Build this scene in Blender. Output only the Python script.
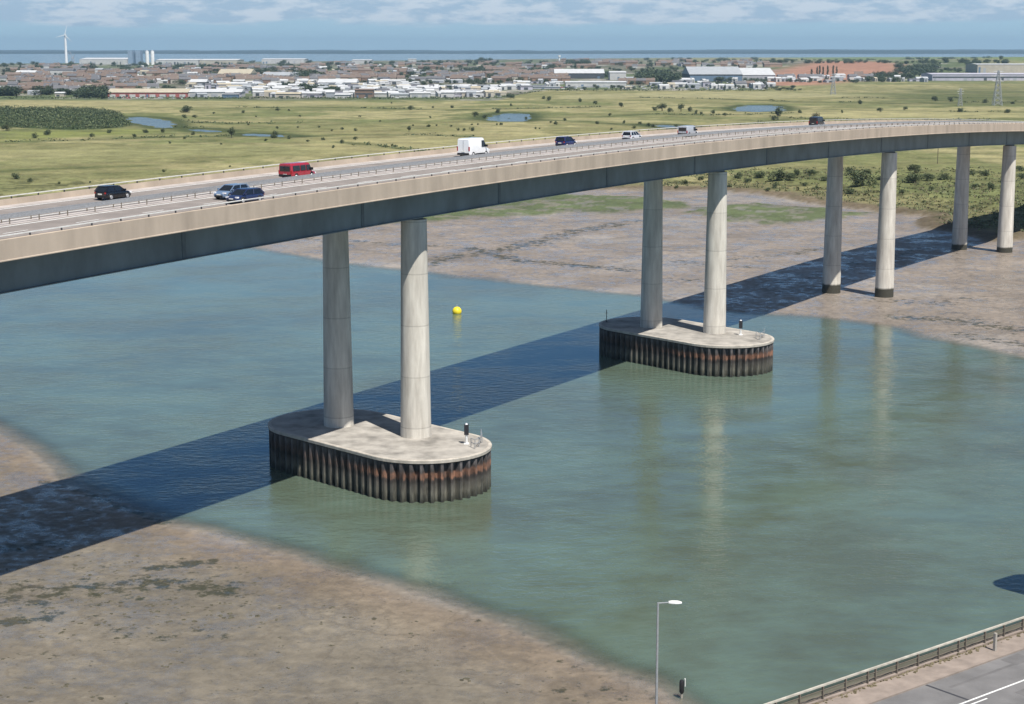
import bpy, math, random
import numpy as np
C = bpy.context.scene
for o in list(bpy.data.objects): bpy.data.objects.remove(o)
R = math.radians
# ---------------------------------------------------------------- camera, sky, sun
FPX = 1708.54; HOR = 47.0; CH = 53.0
cam = bpy.data.cameras.new('camera'); camo = bpy.data.objects.new('camera', cam)
C.collection.objects.link(camo); C.camera = camo
PITCH = math.atan((352 - HOR) / FPX)
camo.location = (0, 0, CH); camo.rotation_euler = (math.pi / 2 - PITCH, 0, 0)
cam.sensor_width = 36; cam.lens = 36 * FPX / 1024; cam.clip_start = 1; cam.clip_end = 60000
SUN_EL = R(59.6); SUN_AZ = R(30.5)          # sun stands behind the camera, to the right
w = bpy.data.worlds.new('World'); C.world = w; w.use_nodes = True
nt = w.node_tree; nt.nodes.clear()
def N(t, kind, **kw):
    n = t.nodes.new(kind)
    for k, v in kw.items():
        if k in ('operation', 'blend_type', 'data_type', 'noise_dimensions', 'sky_type', 'feature', 'interpolation_type', 'wave_type', 'bands_direction', 'vector_type', 'attribute_name', 'clamp'):
            setattr(n, k, v)
        else:
            n.inputs[k].default_value = v
    return n
def L(t, a, b): t.links.new(a, b)
sky = N(nt, 'ShaderNodeTexSky', sky_type='NISHITA')
sky.sun_disc = False; sky.sun_elevation = SUN_EL; sky.sun_rotation = math.pi - SUN_AZ
sky.altitude = 50; sky.air_density = 1.0; sky.dust_density = 0.8; sky.ozone_density = 1.6
tc = N(nt, 'ShaderNodeTexCoord')
mp = N(nt, 'ShaderNodeMapping'); mp.inputs['Scale'].default_value = (42, 42, 170)
L(nt, tc.outputs['Generated'], mp.inputs['Vector'])
cn = N(nt, 'ShaderNodeTexNoise', Scale=1.0, Detail=7.0, Roughness=0.62); L(nt, mp.outputs[0], cn.inputs['Vector'])
mp2 = N(nt, 'ShaderNodeMapping'); mp2.inputs['Scale'].default_value = (14, 14, 150)
L(nt, tc.outputs['Generated'], mp2.inputs['Vector'])
cn2 = N(nt, 'ShaderNodeTexNoise', Scale=1.0, Detail=5.0, Roughness=0.6); L(nt, mp2.outputs[0], cn2.inputs['Vector'])
sx = N(nt, 'ShaderNodeSeparateXYZ'); L(nt, tc.outputs['Generated'], sx.inputs[0])
# base of the cloud deck about one degree up, its edge broken by the noise
ad = N(nt, 'ShaderNodeMath', operation='MULTIPLY_ADD'); ad.inputs[1].default_value = 0.018; L(nt, cn2.outputs[0], ad.inputs[0]); L(nt, sx.outputs['Z'], ad.inputs[2])
deck = N(nt, 'ShaderNodeMapRange', interpolation_type='SMOOTHSTEP'); deck.inputs['From Min'].default_value = 0.0200; deck.inputs['From Max'].default_value = 0.0240
L(nt, ad.outputs[0], deck.inputs['Value'])
cm = N(nt, 'ShaderNodeMapRange', interpolation_type='SMOOTHSTEP'); cm.inputs['From Min'].default_value = 0.40; cm.inputs['From Max'].default_value = 0.60
L(nt, cn.outputs[0], cm.inputs['Value'])
cr = N(nt, 'ShaderNodeMixRGB'); cr.inputs[1].default_value = (4.4, 6.1, 7.9, 1); cr.inputs[2].default_value = (6.9, 8.0, 9.2, 1); L(nt, cm.outputs[0], cr.inputs[0])
top = N(nt, 'ShaderNodeMapRange'); top.inputs['From Min'].default_value = 0.035; top.inputs['From Max'].default_value = 0.10; top.inputs['To Min'].default_value = 1; top.inputs['To Max'].default_value = 0.0
L(nt, sx.outputs['Z'], top.inputs['Value'])
mk = N(nt, 'ShaderNodeMath', operation='MULTIPLY'); L(nt, deck.outputs[0], mk.inputs[0]); L(nt, top.outputs[0], mk.inputs[1])
lowc = N(nt, 'ShaderNodeMapRange'); lowc.inputs['From Min'].default_value = 0.0; lowc.inputs['From Max'].default_value = 0.12; lowc.inputs['To Min'].default_value = 0.9; lowc.inputs['To Max'].default_value = 0.0
L(nt, sx.outputs['Z'], lowc.inputs['Value'])
haz = N(nt, 'ShaderNodeMixRGB'); haz.inputs[2].default_value = (5.0, 7.5, 9.5, 1); L(nt, lowc.outputs[0], haz.inputs[0])
tn = N(nt, 'ShaderNodeValToRGB'); L(nt, sx.outputs['Z'], tn.inputs[0]); e_ = tn.color_ramp.elements
e_[0].position = .06; e_[0].color = (.46, .80, 1.12, 1); e_[1].position = .75; e_[1].color = (1.02, .97, .88, 1); e2_ = e_.new(.30); e2_.color = (.38, .70, 1.10, 1); e3_ = e_.new(.48); e3_.color = (.95, .95, .92, 1)
tm_ = N(nt, 'ShaderNodeMixRGB', blend_type='MULTIPLY'); tm_.inputs[0].default_value = 1; L(nt, sky.outputs[0], tm_.inputs[1]); L(nt, tn.outputs[0], tm_.inputs[2]); L(nt, tm_.outputs[0], haz.inputs[1])
mx = N(nt, 'ShaderNodeMixRGB'); L(nt, mk.outputs[0], mx.inputs[0]); L(nt, haz.outputs[0], mx.inputs[1]); L(nt, cr.outputs[0], mx.inputs[2])
bg = N(nt, 'ShaderNodeBackground', Strength=0.066); L(nt, mx.outputs[0], bg.inputs['Color'])
wo = N(nt, 'ShaderNodeOutputWorld'); L(nt, bg.outputs[0], wo.inputs['Surface'])
sl = bpy.data.lights.new('sun', 'SUN'); sl.energy = 4.95; sl.angle = R(0.5); sl.color = (1, 0.955, 0.88)
so = bpy.data.objects.new('sun', sl); C.collection.objects.link(so)
so.rotation_euler = (math.pi / 2 - SUN_EL, 0, SUN_AZ); so.location = (60, -100, 300)
C.view_settings.view_transform = 'Standard'; C.view_settings.look = 'None'
C.view_settings.exposure = 0.42; C.view_settings.gamma = 1

# ---------------------------------------------------------------- helpers
rng = np.random.default_rng(7); random.seed(7)
def vnoise(x, y, seed=0):
    xi = np.floor(x).astype(np.int64); yi = np.floor(y).astype(np.int64); fx = x - xi; fy = y - yi
    def h(a, b):
        n = (a * 374761393 + b * 668265263 + seed * 974711) & 0x7fffffff
        n = ((n ^ (n >> 13)) * 1274126177) & 0x7fffffff
        return ((n ^ (n >> 16)) & 0xffff) / 65535.0
    fx = fx * fx * (3 - 2 * fx); fy = fy * fy * (3 - 2 * fy)
    return (h(xi, yi) * (1 - fx) + h(xi + 1, yi) * fx) * (1 - fy) + (h(xi, yi + 1) * (1 - fx) + h(xi + 1, yi + 1) * fx) * fy
def fbm(x, y, s, o=4, seed=0):
    x = np.asarray(x, float) / s; y = np.asarray(y, float) / s; a = 0.5; r = 0
    for i in range(o):
        r = r + a * vnoise(x, y, seed + i * 17); x = x * 2.03 + 11.3; y = y * 2.03 + 5.7; a *= 0.5
    return r / (1 - 0.5 ** o)
def sst(a, b, x):
    t = np.clip((x - a) / (b - a), 0, 1); return t * t * (3 - 2 * t)
_c = math.cos(PITCH); _s = math.sin(PITCH)
def at(px, py, Z=0.0):
    """where the survey ray through a point of the photograph meets the level Z (used once, to read off the site plan)"""
    u = (px - 512) / FPX; v = (352 - py) / FPX
    d = (u, _c + v * _s, -_s + v * _c); k = (Z - CH) / d[2]
    return (k * d[0], k * d[1])
def sdf(px, py, poly):
    """signed distance to polygon, positive inside"""
    P = np.array(poly, float); Q = np.roll(P, -1, 0); d = np.full(px.shape, 1e18); ins = np.zeros(px.shape, bool)
    for (ax, ay), (bx, by) in zip(P, Q):
        ex, ey = bx - ax, by - ay; wx = px - ax; wy = py - ay
        t = np.clip((wx * ex + wy * ey) / (ex * ex + ey * ey + 1e-12), 0, 1)
        d = np.minimum(d, (wx - ex * t) ** 2 + (wy - ey * t) ** 2)
        c = ((ay > py) != (by > py)) & (px < (bx - ax) * (py - ay) / (by - ay + 1e-15) + ax); ins ^= c
    d = np.sqrt(d); return np.where(ins, d, -d)
def pdist(px, py, line):
    P = np.array(line, float); d = np.full(px.shape, 1e18)
    for (ax, ay), (bx, by) in zip(P[:-1], P[1:]):
        ex, ey = bx - ax, by - ay; wx = px - ax; wy = py - ay
        t = np.clip((wx * ex + wy * ey) / (ex * ex + ey * ey + 1e-12), 0, 1)
        d = np.minimum(d, (wx - ex * t) ** 2 + (wy - ey * t) ** 2)
    return np.sqrt(d)

class MB:
    def __init__(s): s.v = []; s.f = []; s.m = []
    def add(s, vs, fs, mi=0):
        b = len(s.v); s.v += [tuple(map(float, p)) for p in vs]; s.f += [tuple(b + i for i in f) for f in fs]; s.m += [mi] * len(fs)
    def box(s, x0, x1, y0, y1, z0, z1, mi=0):
        s.add([(x0, y0, z0), (x1, y0, z0), (x1, y1, z0), (x0, y1, z0), (x0, y0, z1), (x1, y0, z1), (x1, y1, z1), (x0, y1, z1)],
              [(0, 3, 2, 1), (4, 5, 6, 7), (0, 1, 5, 4), (1, 2, 6, 5), (2, 3, 7, 6), (3, 0, 4, 7)], mi)
    def hexa(s, a, b, mi=0):
        """two quads (4 points each), bottom ring a and top ring b"""
        s.add(list(a) + list(b), [(3, 2, 1, 0), (4, 5, 6, 7), (0, 1, 5, 4), (1, 2, 6, 5), (2, 3, 7, 6), (3, 0, 4, 7)], mi)
    def rings(s, rs, mi=0, cap=True):
        n = len(rs[0]); vs = [p for r in rs for p in r]; fs = []
        for i in range(len(rs) - 1):
            for j in range(n):
                k = (j + 1) % n; fs.append((i * n + j, i * n + k, (i + 1) * n + k, (i + 1) * n + j))
        if cap: fs.append(tuple(range(n - 1, -1, -1))); fs.append(tuple((len(rs) - 1) * n + j for j in range(n)))
        s.add(vs, fs, mi)
    def cyl(s, x, y, z0, z1, r0, r1=None, n=12, mi=0):
        r1 = r0 if r1 is None else r1
        s.rings([[(x + r * math.cos(2 * math.pi * j / n), y + r * math.sin(2 * math.pi * j / n), z) for j in range(n)] for r, z in ((r0, z0), (r1, z1))], mi)
    def bar(s, a, b, r, n=6, mi=0):
        a = np.array(a, float); b = np.array(b, float); d = b - a; l = np.linalg.norm(d); d /= l
        u = np.cross(d, (0, 0, 1.0)); u = np.array((1.0, 0, 0)) if np.linalg.norm(u) < 1e-4 else u / np.linalg.norm(u); v = np.cross(d, u)
        s.rings([[tuple(p + r * (math.cos(2 * math.pi * j / n) * u + math.sin(2 * math.pi * j / n) * v)) for j in range(n)] for p in (a, b)], mi)
    def wheel(s, x, y, z, r, wd, n=20, mi=0):
        s.rings([[(x + rr * math.cos(2 * math.pi * j / n), yy, z + rr * math.sin(2 * math.pi * j / n)) for j in range(n)] for yy, rr in ((y - wd / 2, r * .9), (y - wd / 2 + .03, r), (y + wd / 2 - .03, r), (y + wd / 2, r * .9))], mi)
    def build(s, name, mats, parent=None, smooth=False, loc=None, rz=0):
        me = bpy.data.meshes.new(name); me.from_pydata(s.v, [], s.f)
        for m in (mats if isinstance(mats, (list, tuple)) else [mats]): me.materials.append(m)
        me.polygons.foreach_set('material_index', s.m)
        if smooth: me.polygons.foreach_set('use_smooth', [True] * len(s.f))
        me.validate(); me.update()
        o = bpy.data.objects.new(name, me); C.collection.objects.link(o)
        if parent is not None: o.parent = parent
        if loc is not None: o.location = loc
        o.rotation_euler.z = rz
        return o
def tag(o, label=None, cat=None, group=None, kind=None):
    if label: o['label'] = label
    if cat: o['category'] = cat
    if group: o['group'] = group
    if kind: o['kind'] = kind
    return o
def empty(name, label, cat, loc=(0, 0, 0), rz=0, group=None):
    o = bpy.data.objects.new(name, None); C.collection.objects.link(o); o.location = loc; o.rotation_euler.z = rz; o.empty_display_size = 0.5
    return tag(o, label, cat, group)
def dup(o, loc=None, rz=None, parent=None):
    c = o.copy(); C.collection.objects.link(c)
    if parent is not None: c.parent = parent
    if loc is not None: c.location = loc
    if rz is not None: c.rotation_euler.z = rz
    for ch in list(o.children): dup(ch, parent=c)
    return c
def auto_smooth(o, ang=35):
    me = o.data; me.polygons.foreach_set('use_smooth', [True] * len(me.polygons))
    me.set_sharp_from_angle(angle=R(ang)); return o

# ---------------------------------------------------------------- materials
M = {}
def mat(name, col, rough=0.7, var=0.25, scale=1.0, bump=0.0, metal=0.0, spec=0.4, scale2=None, col2=None, stretch=(1, 1, 1), coat=0.0, obj=True):
    m = bpy.data.materials.new(name); m.use_nodes = True; t = m.node_tree; b = t.nodes['Principled BSDF']
    c = N(t, 'ShaderNodeTexCoord'); mp = N(t, 'ShaderNodeMapping'); mp.inputs['Scale'].default_value = stretch
    L(t, c.outputs['Object'], mp.inputs['Vector'])
    n = N(t, 'ShaderNodeTexNoise', Scale=scale, Detail=6.0, Roughness=0.6); L(t, mp.outputs[0], n.inputs['Vector'])
    cr = N(t, 'ShaderNodeMapRange'); cr.inputs['From Min'].default_value = 0.3; cr.inputs['From Max'].default_value = 0.7
    L(t, n.outputs[0], cr.inputs['Value'])
    mx = N(t, 'ShaderNodeMixRGB'); c2 = col2 or tuple(x * (1 - var) for x in col); c1 = tuple(x * (1 + var * .5) for x in col) if col2 is None else col
    mx.inputs[1].default_value = (*c2, 1); mx.inputs[2].default_value = (*c1, 1); L(t, cr.outputs[0], mx.inputs[0])
    L(t, mx.outputs[0], b.inputs['Base Color']); b.inputs['Roughness'].default_value = rough; b.inputs['Metallic'].default_value = metal
    b.inputs['Specular IOR Level'].default_value = spec; b.inputs['Coat Weight'].default_value = coat
    if bump:
        bp = N(t, 'ShaderNodeBump', Strength=bump, Distance=0.05); n2 = N(t, 'ShaderNodeTexNoise', Scale=(scale2 or scale * 4), Detail=5.0); L(t, c.outputs['Object'], n2.inputs['Vector']); L(t, n2.outputs[0], bp.inputs['Height']); L(t, bp.outputs[0], b.inputs['Normal'])
    M[name] = m; return m
mat('concrete_tan', (.40, .33, .262), .85, .24, .33, .3, stretch=(1, 1, .22))
mat('concrete_inner', (.36, .30, .25), .85, .25, .6, .3)
mat('steel_girder', (.150, .185, .195), .5, .35, .25, 0.0, stretch=(1, 1, .5), spec=.4)
mat('steel_splice', (.11, .135, .145), .6, .3, .8)
mat('asphalt', (.235, .208, .192), .85, .25, .35, .3, scale2=20)
mat('asphalt_road', (.17, .165, .165), .85, .3, .3, .3, scale2=12)
mat('pavement', (.27, .222, .19), .9, .3, .6, .3)
mat('asphalt_patch', (.135, .13, .13), .85, .25, .6, .3)
mat('verge_concrete', (.42, .38, .36), .85, .25, .5, .2)
mat('paint_white', (.72, .72, .70), .6, .2, 2)
mat('rail_metal', (.62, .61, .58), .45, .2, 2, metal=.0)
mat('rail_dark', (.05, .05, .055), .6, .2, 2)
mat('rail_weathered', (.46, .43, .37), .7, .35, 1.5)
mat('rail_brown', (.17, .145, .115), .6, .3, 2)
mat('galv', (.42, .43, .44), .4, .15, 3, metal=.5)
mat('cap_concrete', (.36, .335, .30), .9, .5, .35, .5, scale2=3)
mat('cap_edge', (.46, .42, .365), .85, .3, 1.0, .4)
mat('tyre', (.02, .02, .02), .8, .1, 5)
mat('rim', (.55, .56, .58), .35, .1, 5, metal=.6)
mat('glass', (.012, .015, .02), .06, .1, 1, spec=.6)
mat('lamp_clear', (.8, .8, .82), .15, .05, 4)
mat('lamp_red', (.35, .015, .015), .2, .05, 4)
mat('black_trim', (.015, .015, .017), .55, .1, 5)
mat('plate', (.75, .74, .68), .5, .05, 5)
for nm, c in dict(paint_black=(.006, .006, .009), paint_greyblue=(.13, .19, .29), paint_navy=(.013, .022, .075), paint_red=(.34, .018, .035), paint_vanwhite=(.82, .83, .84), paint_indigo=(.010, .012, .085), paint_silver=(.55, .56, .60), paint_vansilver=(.40, .42, .46), paint_ink=(.008, .008, .012)).items():
    mat(nm, c, .25, .06, 3, coat=.6, spec=.5)
mat('bark', (.09, .07, .05), .9, .3, 3)
mat('leaf_dark', (.045, .068, .030), .7, .35, .4)
mat('leaf_mid', (.085, .112, .046), .7, .35, .4)
mat('leaf_light', (.145, .165, .07), .7, .3, .4)
mat('leaf_brown', (.15, .125, .07), .7, .3, .4)
mat('leaf_blue', (.036, .060, .034), .7, .35, .4)
mat('yellow', (.80, .62, .03), .45, .12, 1.5)
mat('weed', (.085, .078, .052), .8, .45, 1.5)
mat('post_dark', (.02, .02, .024), .6, .2, 3)
mat('stone_pale', (.36, .33, .29), .85, .2, 3)
for nm, c in dict(roof_white=(.50, .51, .52), roof_grey=(.34, .36, .38), roof_cream=(.42, .375, .285), roof_brown=(.155, .115, .095), roof_slate=(.12, .12, .13), wall_white=(.47, .47, .46), wall_cream=(.42, .385, .32), wall_brick=(.21, .14, .105), wall_red=(.36, .11, .10), wall_blue=(.12, .18, .26), wall_grey=(.33, .35, .38), wall_lilac=(.42, .41, .47), wall_dark=(.06, .07, .08), bluegrey=(.22, .30, .40), tower_white=(.78, .78, .77), brick_tan=(.30, .20, .14)).items():
    mat(nm, c, .7, .15, .15)

def concrete_column():
    m = bpy.data.materials.new('concrete_column'); m.use_nodes = True; t = m.node_tree; b = t.nodes['Principled BSDF']
    g = N(t, 'ShaderNodeNewGeometry'); s = N(t, 'ShaderNodeSeparateXYZ'); L(t, g.outputs['Position'], s.inputs[0])
    mp = N(t, 'ShaderNodeMapping'); mp.inputs['Scale'].default_value = (1.2, 1.2, .16); L(t, g.outputs['Position'], mp.inputs['Vector'])
    n = N(t, 'ShaderNodeTexNoise', Scale=1.0, Detail=6.0, Roughness=.62); L(t, mp.outputs[0], n.inputs['Vector'])
    # every pour a slightly different tone
    dv = N(t, 'ShaderNodeMath', operation='DIVIDE'); dv.inputs[1].default_value = 6.4; L(t, s.outputs['Z'], dv.inputs[0])
    fl = N(t, 'ShaderNodeMath', operation='FLOOR'); L(t, dv.outputs[0], fl.inputs[0])
    oi = N(t, 'ShaderNodeObjectInfo'); a2 = N(t, 'ShaderNodeMath', operation='MULTIPLY_ADD'); a2.inputs[1].default_value = 37.0; L(t, oi.outputs['Random'], a2.inputs[0]); L(t, fl.outputs[0], a2.inputs[2])
    wn = N(t, 'ShaderNodeTexWhiteNoise', noise_dimensions='1D'); L(t, a2.outputs[0], wn.inputs['W'])
    pr = N(t, 'ShaderNodeMapRange'); pr.inputs['To Min'].default_value = .88; pr.inputs['To Max'].default_value = 1.0; L(t, wn.outputs['Value'], pr.inputs['Value'])
    fr = N(t, 'ShaderNodeMath', operation='FRACT'); L(t, dv.outputs[0], fr.inputs[0])
    jt = N(t, 'ShaderNodeMapRange'); jt.inputs['From Min'].default_value = 0.0; jt.inputs['From Max'].default_value = .026; jt.inputs['To Min'].default_value = .62; jt.inputs['To Max'].default_value = 1; L(t, fr.outputs[0], jt.inputs['Value'])
    mm = N(t, 'ShaderNodeMath', operation='MULTIPLY'); L(t, pr.outputs[0], mm.inputs[0]); L(t, jt.outputs[0], mm.inputs[1])
    c = N(t, 'ShaderNodeMapRange'); c.inputs['From Min'].default_value = .3; c.inputs['From Max'].default_value = .7; L(t, n.outputs[0], c.inputs['Value'])
    mx = N(t, 'ShaderNodeMixRGB'); mx.inputs[1].default_value = (.42, .385, .335, 1); mx.inputs[2].default_value = (.72, .68, .60, 1); L(t, c.outputs[0], mx.inputs[0])
    ml = N(t, 'ShaderNodeMixRGB', blend_type='MULTIPLY'); ml.inputs[0].default_value = 1; L(t, mx.outputs[0], ml.inputs[1]); L(t, mm.outputs[0], ml.inputs[2])
    # tide-mark algae on the legs that stand in the mud
    zz = N(t, 'ShaderNodeMath', operation='MULTIPLY_ADD'); zz.inputs[1].default_value = .5; L(t, n.outputs[0], zz.inputs[0]); L(t, s.outputs['Z'], zz.inputs[2])
    tm = N(t, 'ShaderNodeMapRange'); tm.inputs['From Min'].default_value = 2.35; tm.inputs['From Max'].default_value = 2.75; tm.inputs['To Min'].default_value = 1; tm.inputs['To Max'].default_value = 0; L(t, zz.outputs[0], tm.inputs['Value'])
    m2 = N(t, 'ShaderNodeMixRGB'); m2.inputs[2].default_value = (.045, .042, .03, 1); L(t, tm.outputs[0], m2.inputs[0]); L(t, ml.outputs[0], m2.inputs[1])
    L(t, m2.outputs[0], b.inputs['Base Color']); b.inputs['Roughness'].default_value = .85
    M['column'] = m
concrete_column()
def piling():
    m = bpy.data.materials.new('sheet_piling'); m.use_nodes = True; t = m.node_tree; b = t.nodes['Principled BSDF']
    g = N(t, 'ShaderNodeNewGeometry'); s = N(t, 'ShaderNodeSeparateXYZ'); L(t, g.outputs['Position'], s.inputs[0])
    mp = N(t, 'ShaderNodeMapping'); mp.inputs['Scale'].default_value = (1.5, 1.5, .35); L(t, g.outputs['Position'], mp.inputs['Vector'])
    n = N(t, 'ShaderNodeTexNoise', Scale=1.0, Detail=6.0, Roughness=.7); L(t, mp.outputs[0], n.inputs['Vector'])
    n3 = N(t, 'ShaderNodeTexNoise', Scale=.12, Detail=2.0); L(t, g.outputs['Position'], n3.inputs['Vector'])
    z = N(t, 'ShaderNodeMath', operation='MULTIPLY_ADD'); z.inputs[1].default_value = 1.6; L(t, n.outputs[0], z.inputs[0]); L(t, s.outputs['Z'], z.inputs[2])
    cr = N(t, 'ShaderNodeValToRGB'); d = N(t, 'ShaderNodeMath', operation='DIVIDE'); d.inputs[1].default_value = 6.6; L(t, z.outputs[0], d.inputs[0]); L(t, d.outputs[0], cr.inputs[0])
    e = cr.color_ramp.elements; e[0].position = .10; e[0].color = (.022, .022, .018, 1); e[1].position = .9; e[1].color = (.040, .034, .032, 1)
    for p, c in ((.17, (.045, .045, .034)), (.30, (.105, .10, .08)), (.44, (.075, .068, .058)), (.49, (.04, .034, .030)), (.56, (.05, .038, .033)), (.70, (.07, .058, .055)), (.80, (.11, .10, .10)), (.86, (.035, .03, .03))):
        q = e.new(p); q.color = (*c, 1)
    # rust belt, strongest towards the downstream ends
    rb = N(t, 'ShaderNodeValToRGB'); L(t, d.outputs[0], rb.inputs[0]); f = rb.color_ramp.elements; f[0].position = .53; f[0].color = (0, 0, 0, 1); f[1].position = .69; f[1].color = (0, 0, 0, 1)
    for p, c in ((.57, 1), (.64, 1)): q = f.new(p); q.color = (c, c, c, 1)
    ra = N(t, 'ShaderNodeAttribute', attribute_name='rust'); n5 = N(t, 'ShaderNodeTexNoise', Scale=.55, Detail=4.0, Roughness=.6); L(t, g.outputs['Position'], n5.inputs['Vector'])
    xk = N(t, 'ShaderNodeMapRange'); L(t, n5.outputs[0], xk.inputs['Value']); xk.inputs['From Min'].default_value = .36; xk.inputs['From Max'].default_value = .58; xk.inputs['To Min'].default_value = .25
    xm = N(t, 'ShaderNodeMath', operation='MULTIPLY'); L(t, ra.outputs['Fac'], xm.inputs[0]); L(t, xk.outputs[0], xm.inputs[1])
    rf_ = N(t, 'ShaderNodeMath', operation='MULTIPLY'); L(t, rb.outputs[0], rf_.inputs[0]); L(t, xm.outputs[0], rf_.inputs[1])
    rmix = N(t, 'ShaderNodeMixRGB'); rmix.inputs[2].default_value = (.23, .115, .072, 1); L(t, rf_.outputs[0], rmix.inputs[0]); L(t, cr.outputs[0], rmix.inputs[1])
    v = N(t, 'ShaderNodeMapRange'); v.inputs['From Min'].default_value = .35; v.inputs['From Max'].default_value = .65; v.inputs['To Min'].default_value = .30; v.inputs['To Max'].default_value = 1.55; L(t, n.outputs[0], v.inputs['Value'])
    ml = N(t, 'ShaderNodeMixRGB', blend_type='MULTIPLY'); ml.inputs[0].default_value = 1; L(t, rmix.outputs[0], ml.inputs[1]); L(t, v.outputs[0], ml.inputs[2])
    L(t, ml.outputs[0], b.inputs['Base Color']); b.inputs['Roughness'].default_value = .75
    M['piling'] = m
piling()
def ground_mat():
    m = bpy.data.materials.new('ground'); m.use_nodes = True; t = m.node_tree; b = t.nodes['Principled BSDF']
    a = N(t, 'ShaderNodeAttribute', attribute_name='albedo'); wt = N(t, 'ShaderNodeAttribute', attribute_name='wet')
    g = N(t, 'ShaderNodeNewGeometry')
    n1 = N(t, 'ShaderNodeTexNoise', Scale=.045, Detail=9.0, Roughness=.74); L(t, g.outputs['Position'], n1.inputs['Vector'])
    n2 = N(t, 'ShaderNodeTexNoise', Scale=.7, Detail=6.0, Roughness=.7); L(t, g.outputs['Position'], n2.inputs['Vector'])
    r1 = N(t, 'ShaderNodeMapRange'); r1.inputs['From Min'].default_value = .3; r1.inputs['From Max'].default_value = .7; r1.inputs['To Min'].default_value = .60; r1.inputs['To Max'].default_value = 1.45; L(t, n1.outputs[0], r1.inputs['Value'])
    r2 = N(t, 'ShaderNodeMapRange'); r2.inputs['From Min'].default_value = .3; r2.inputs['From Max'].default_value = .7; r2.inputs['To Min'].default_value = .68; r2.inputs['To Max'].default_value = 1.3; L(t, n2.outputs[0], r2.inputs['Value'])
    mm = N(t, 'ShaderNodeMath', operation='MULTIPLY'); L(t, r1.outputs[0], mm.inputs[0]); L(t, r2.outputs[0], mm.inputs[1])
    # mud is smoother in tone than grass
    mw = N(t, 'ShaderNodeMapRange'); mw.inputs['To Min'].default_value = 1.0; mw.inputs['To Max'].default_value = .75; L(t, wt.outputs['Fac'], mw.inputs['Value'])
    mz = N(t, 'ShaderNodeMixRGB'); mz.inputs[1].default_value = (1, 1, 1, 1); L(t, mw.outputs[0], mz.inputs[0]); L(t, mm.outputs[0], mz.inputs[2])
    ml = N(t, 'ShaderNodeMixRGB', blend_type='MULTIPLY'); ml.inputs[0].default_value = 1; L(t, a.outputs['Color'], ml.inputs[1]); L(t, mz.outputs[0], ml.inputs[2])
    wd = N(t, 'ShaderNodeAttribute', attribute_name='weed'); n6 = N(t, 'ShaderNodeTexNoise', Scale=.55, Detail=8.0, Roughness=.72); L(t, g.outputs['Position'], n6.inputs['Vector'])
    sm = N(t, 'ShaderNodeMath', operation='MULTIPLY_ADD'); sm.inputs[1].default_value = .36; L(t, wd.outputs['Fac'], sm.inputs[0]); L(t, n6.outputs[0], sm.inputs[2])
    wm = N(t, 'ShaderNodeMapRange'); wm.inputs['From Min'].default_value = .70; wm.inputs['From Max'].default_value = .78; wm.inputs['To Max'].default_value = .9; L(t, sm.outputs[0], wm.inputs['Value'])
    n7 = N(t, 'ShaderNodeTexNoise', Scale=.16, Detail=2.0); L(t, g.outputs['Position'], n7.inputs['Vector'])
    wc_ = N(t, 'ShaderNodeMixRGB'); wc_.inputs[1].default_value = (.026, .033, .010, 1); wc_.inputs[2].default_value = (.045, .038, .026, 1); L(t, n7.outputs[0], wc_.inputs[0])
    wf = N(t, 'ShaderNodeMath', operation='MULTIPLY'); L(t, wm.outputs[0], wf.inputs[0]); L(t, wt.outputs['Fac'], wf.inputs[1])
    mw2 = N(t, 'ShaderNodeMixRGB'); L(t, wf.outputs[0], mw2.inputs[0]); L(t, ml.outputs[0], mw2.inputs[1]); L(t, wc_.outputs[0], mw2.inputs[2])
    # small dark flecks: worm casts, shells, scraps of weed
    n8 = N(t, 'ShaderNodeTexNoise', Scale=1.5, Detail=3.0, Roughness=.6); L(t, g.outputs['Position'], n8.inputs['Vector'])
    fk = N(t, 'ShaderNodeMapRange'); fk.inputs['From Min'].default_value = .655; fk.inputs['From Max'].default_value = .70; fk.inputs['To Max'].default_value = .7; L(t, n8.outputs[0], fk.inputs['Value'])
    fm = N(t, 'ShaderNodeMath', operation='MULTIPLY'); L(t, fk.outputs[0], fm.inputs[0]); L(t, wt.outputs['Fac'], fm.inputs[1])
    mw3 = N(t, 'ShaderNodeMixRGB'); mw3.inputs[2].default_value = (.05, .045, .03, 1); L(t, fm.outputs[0], mw3.inputs[0]); L(t, mw2.outputs[0], mw3.inputs[1])
    # drainage runnels meandering over the flats
    la = None
    for sc_, wd_ in ((.022, .010), (.07, .012)):
        n9 = N(t, 'ShaderNodeTexNoise', Scale=sc_, Detail=6.0, Roughness=.55); L(t, g.outputs['Position'], n9.inputs['Vector'])
        sb = N(t, 'ShaderNodeMath', operation='SUBTRACT'); sb.inputs[1].default_value = .5; L(t, n9.outputs[0], sb.inputs[0]); ab = N(t, 'ShaderNodeMath', operation='ABSOLUTE'); L(t, sb.outputs[0], ab.inputs[0])
        ln = N(t, 'ShaderNodeMapRange'); ln.inputs['From Min'].default_value = wd_ * .3; ln.inputs['From Max'].default_value = wd_; ln.inputs['To Min'].default_value = 1; ln.inputs['To Max'].default_value = 0; L(t, ab.outputs[0], ln.inputs['Value'])
        if la is None: la = ln.outputs[0]
        else: mxl = N(t, 'ShaderNodeMath', operation='MAXIMUM'); L(t, la, mxl.inputs[0]); L(t, ln.outputs[0], mxl.inputs[1]); la = mxl.outputs[0]
    lm = N(t, 'ShaderNodeMath', operation='MULTIPLY'); L(t, la, lm.inputs[0]); L(t, wt.outputs['Fac'], lm.inputs[1]); lm2 = N(t, 'ShaderNodeMath', operation='MULTIPLY'); lm2.inputs[1].default_value = .32; L(t, lm.outputs[0], lm2.inputs[0])
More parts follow.
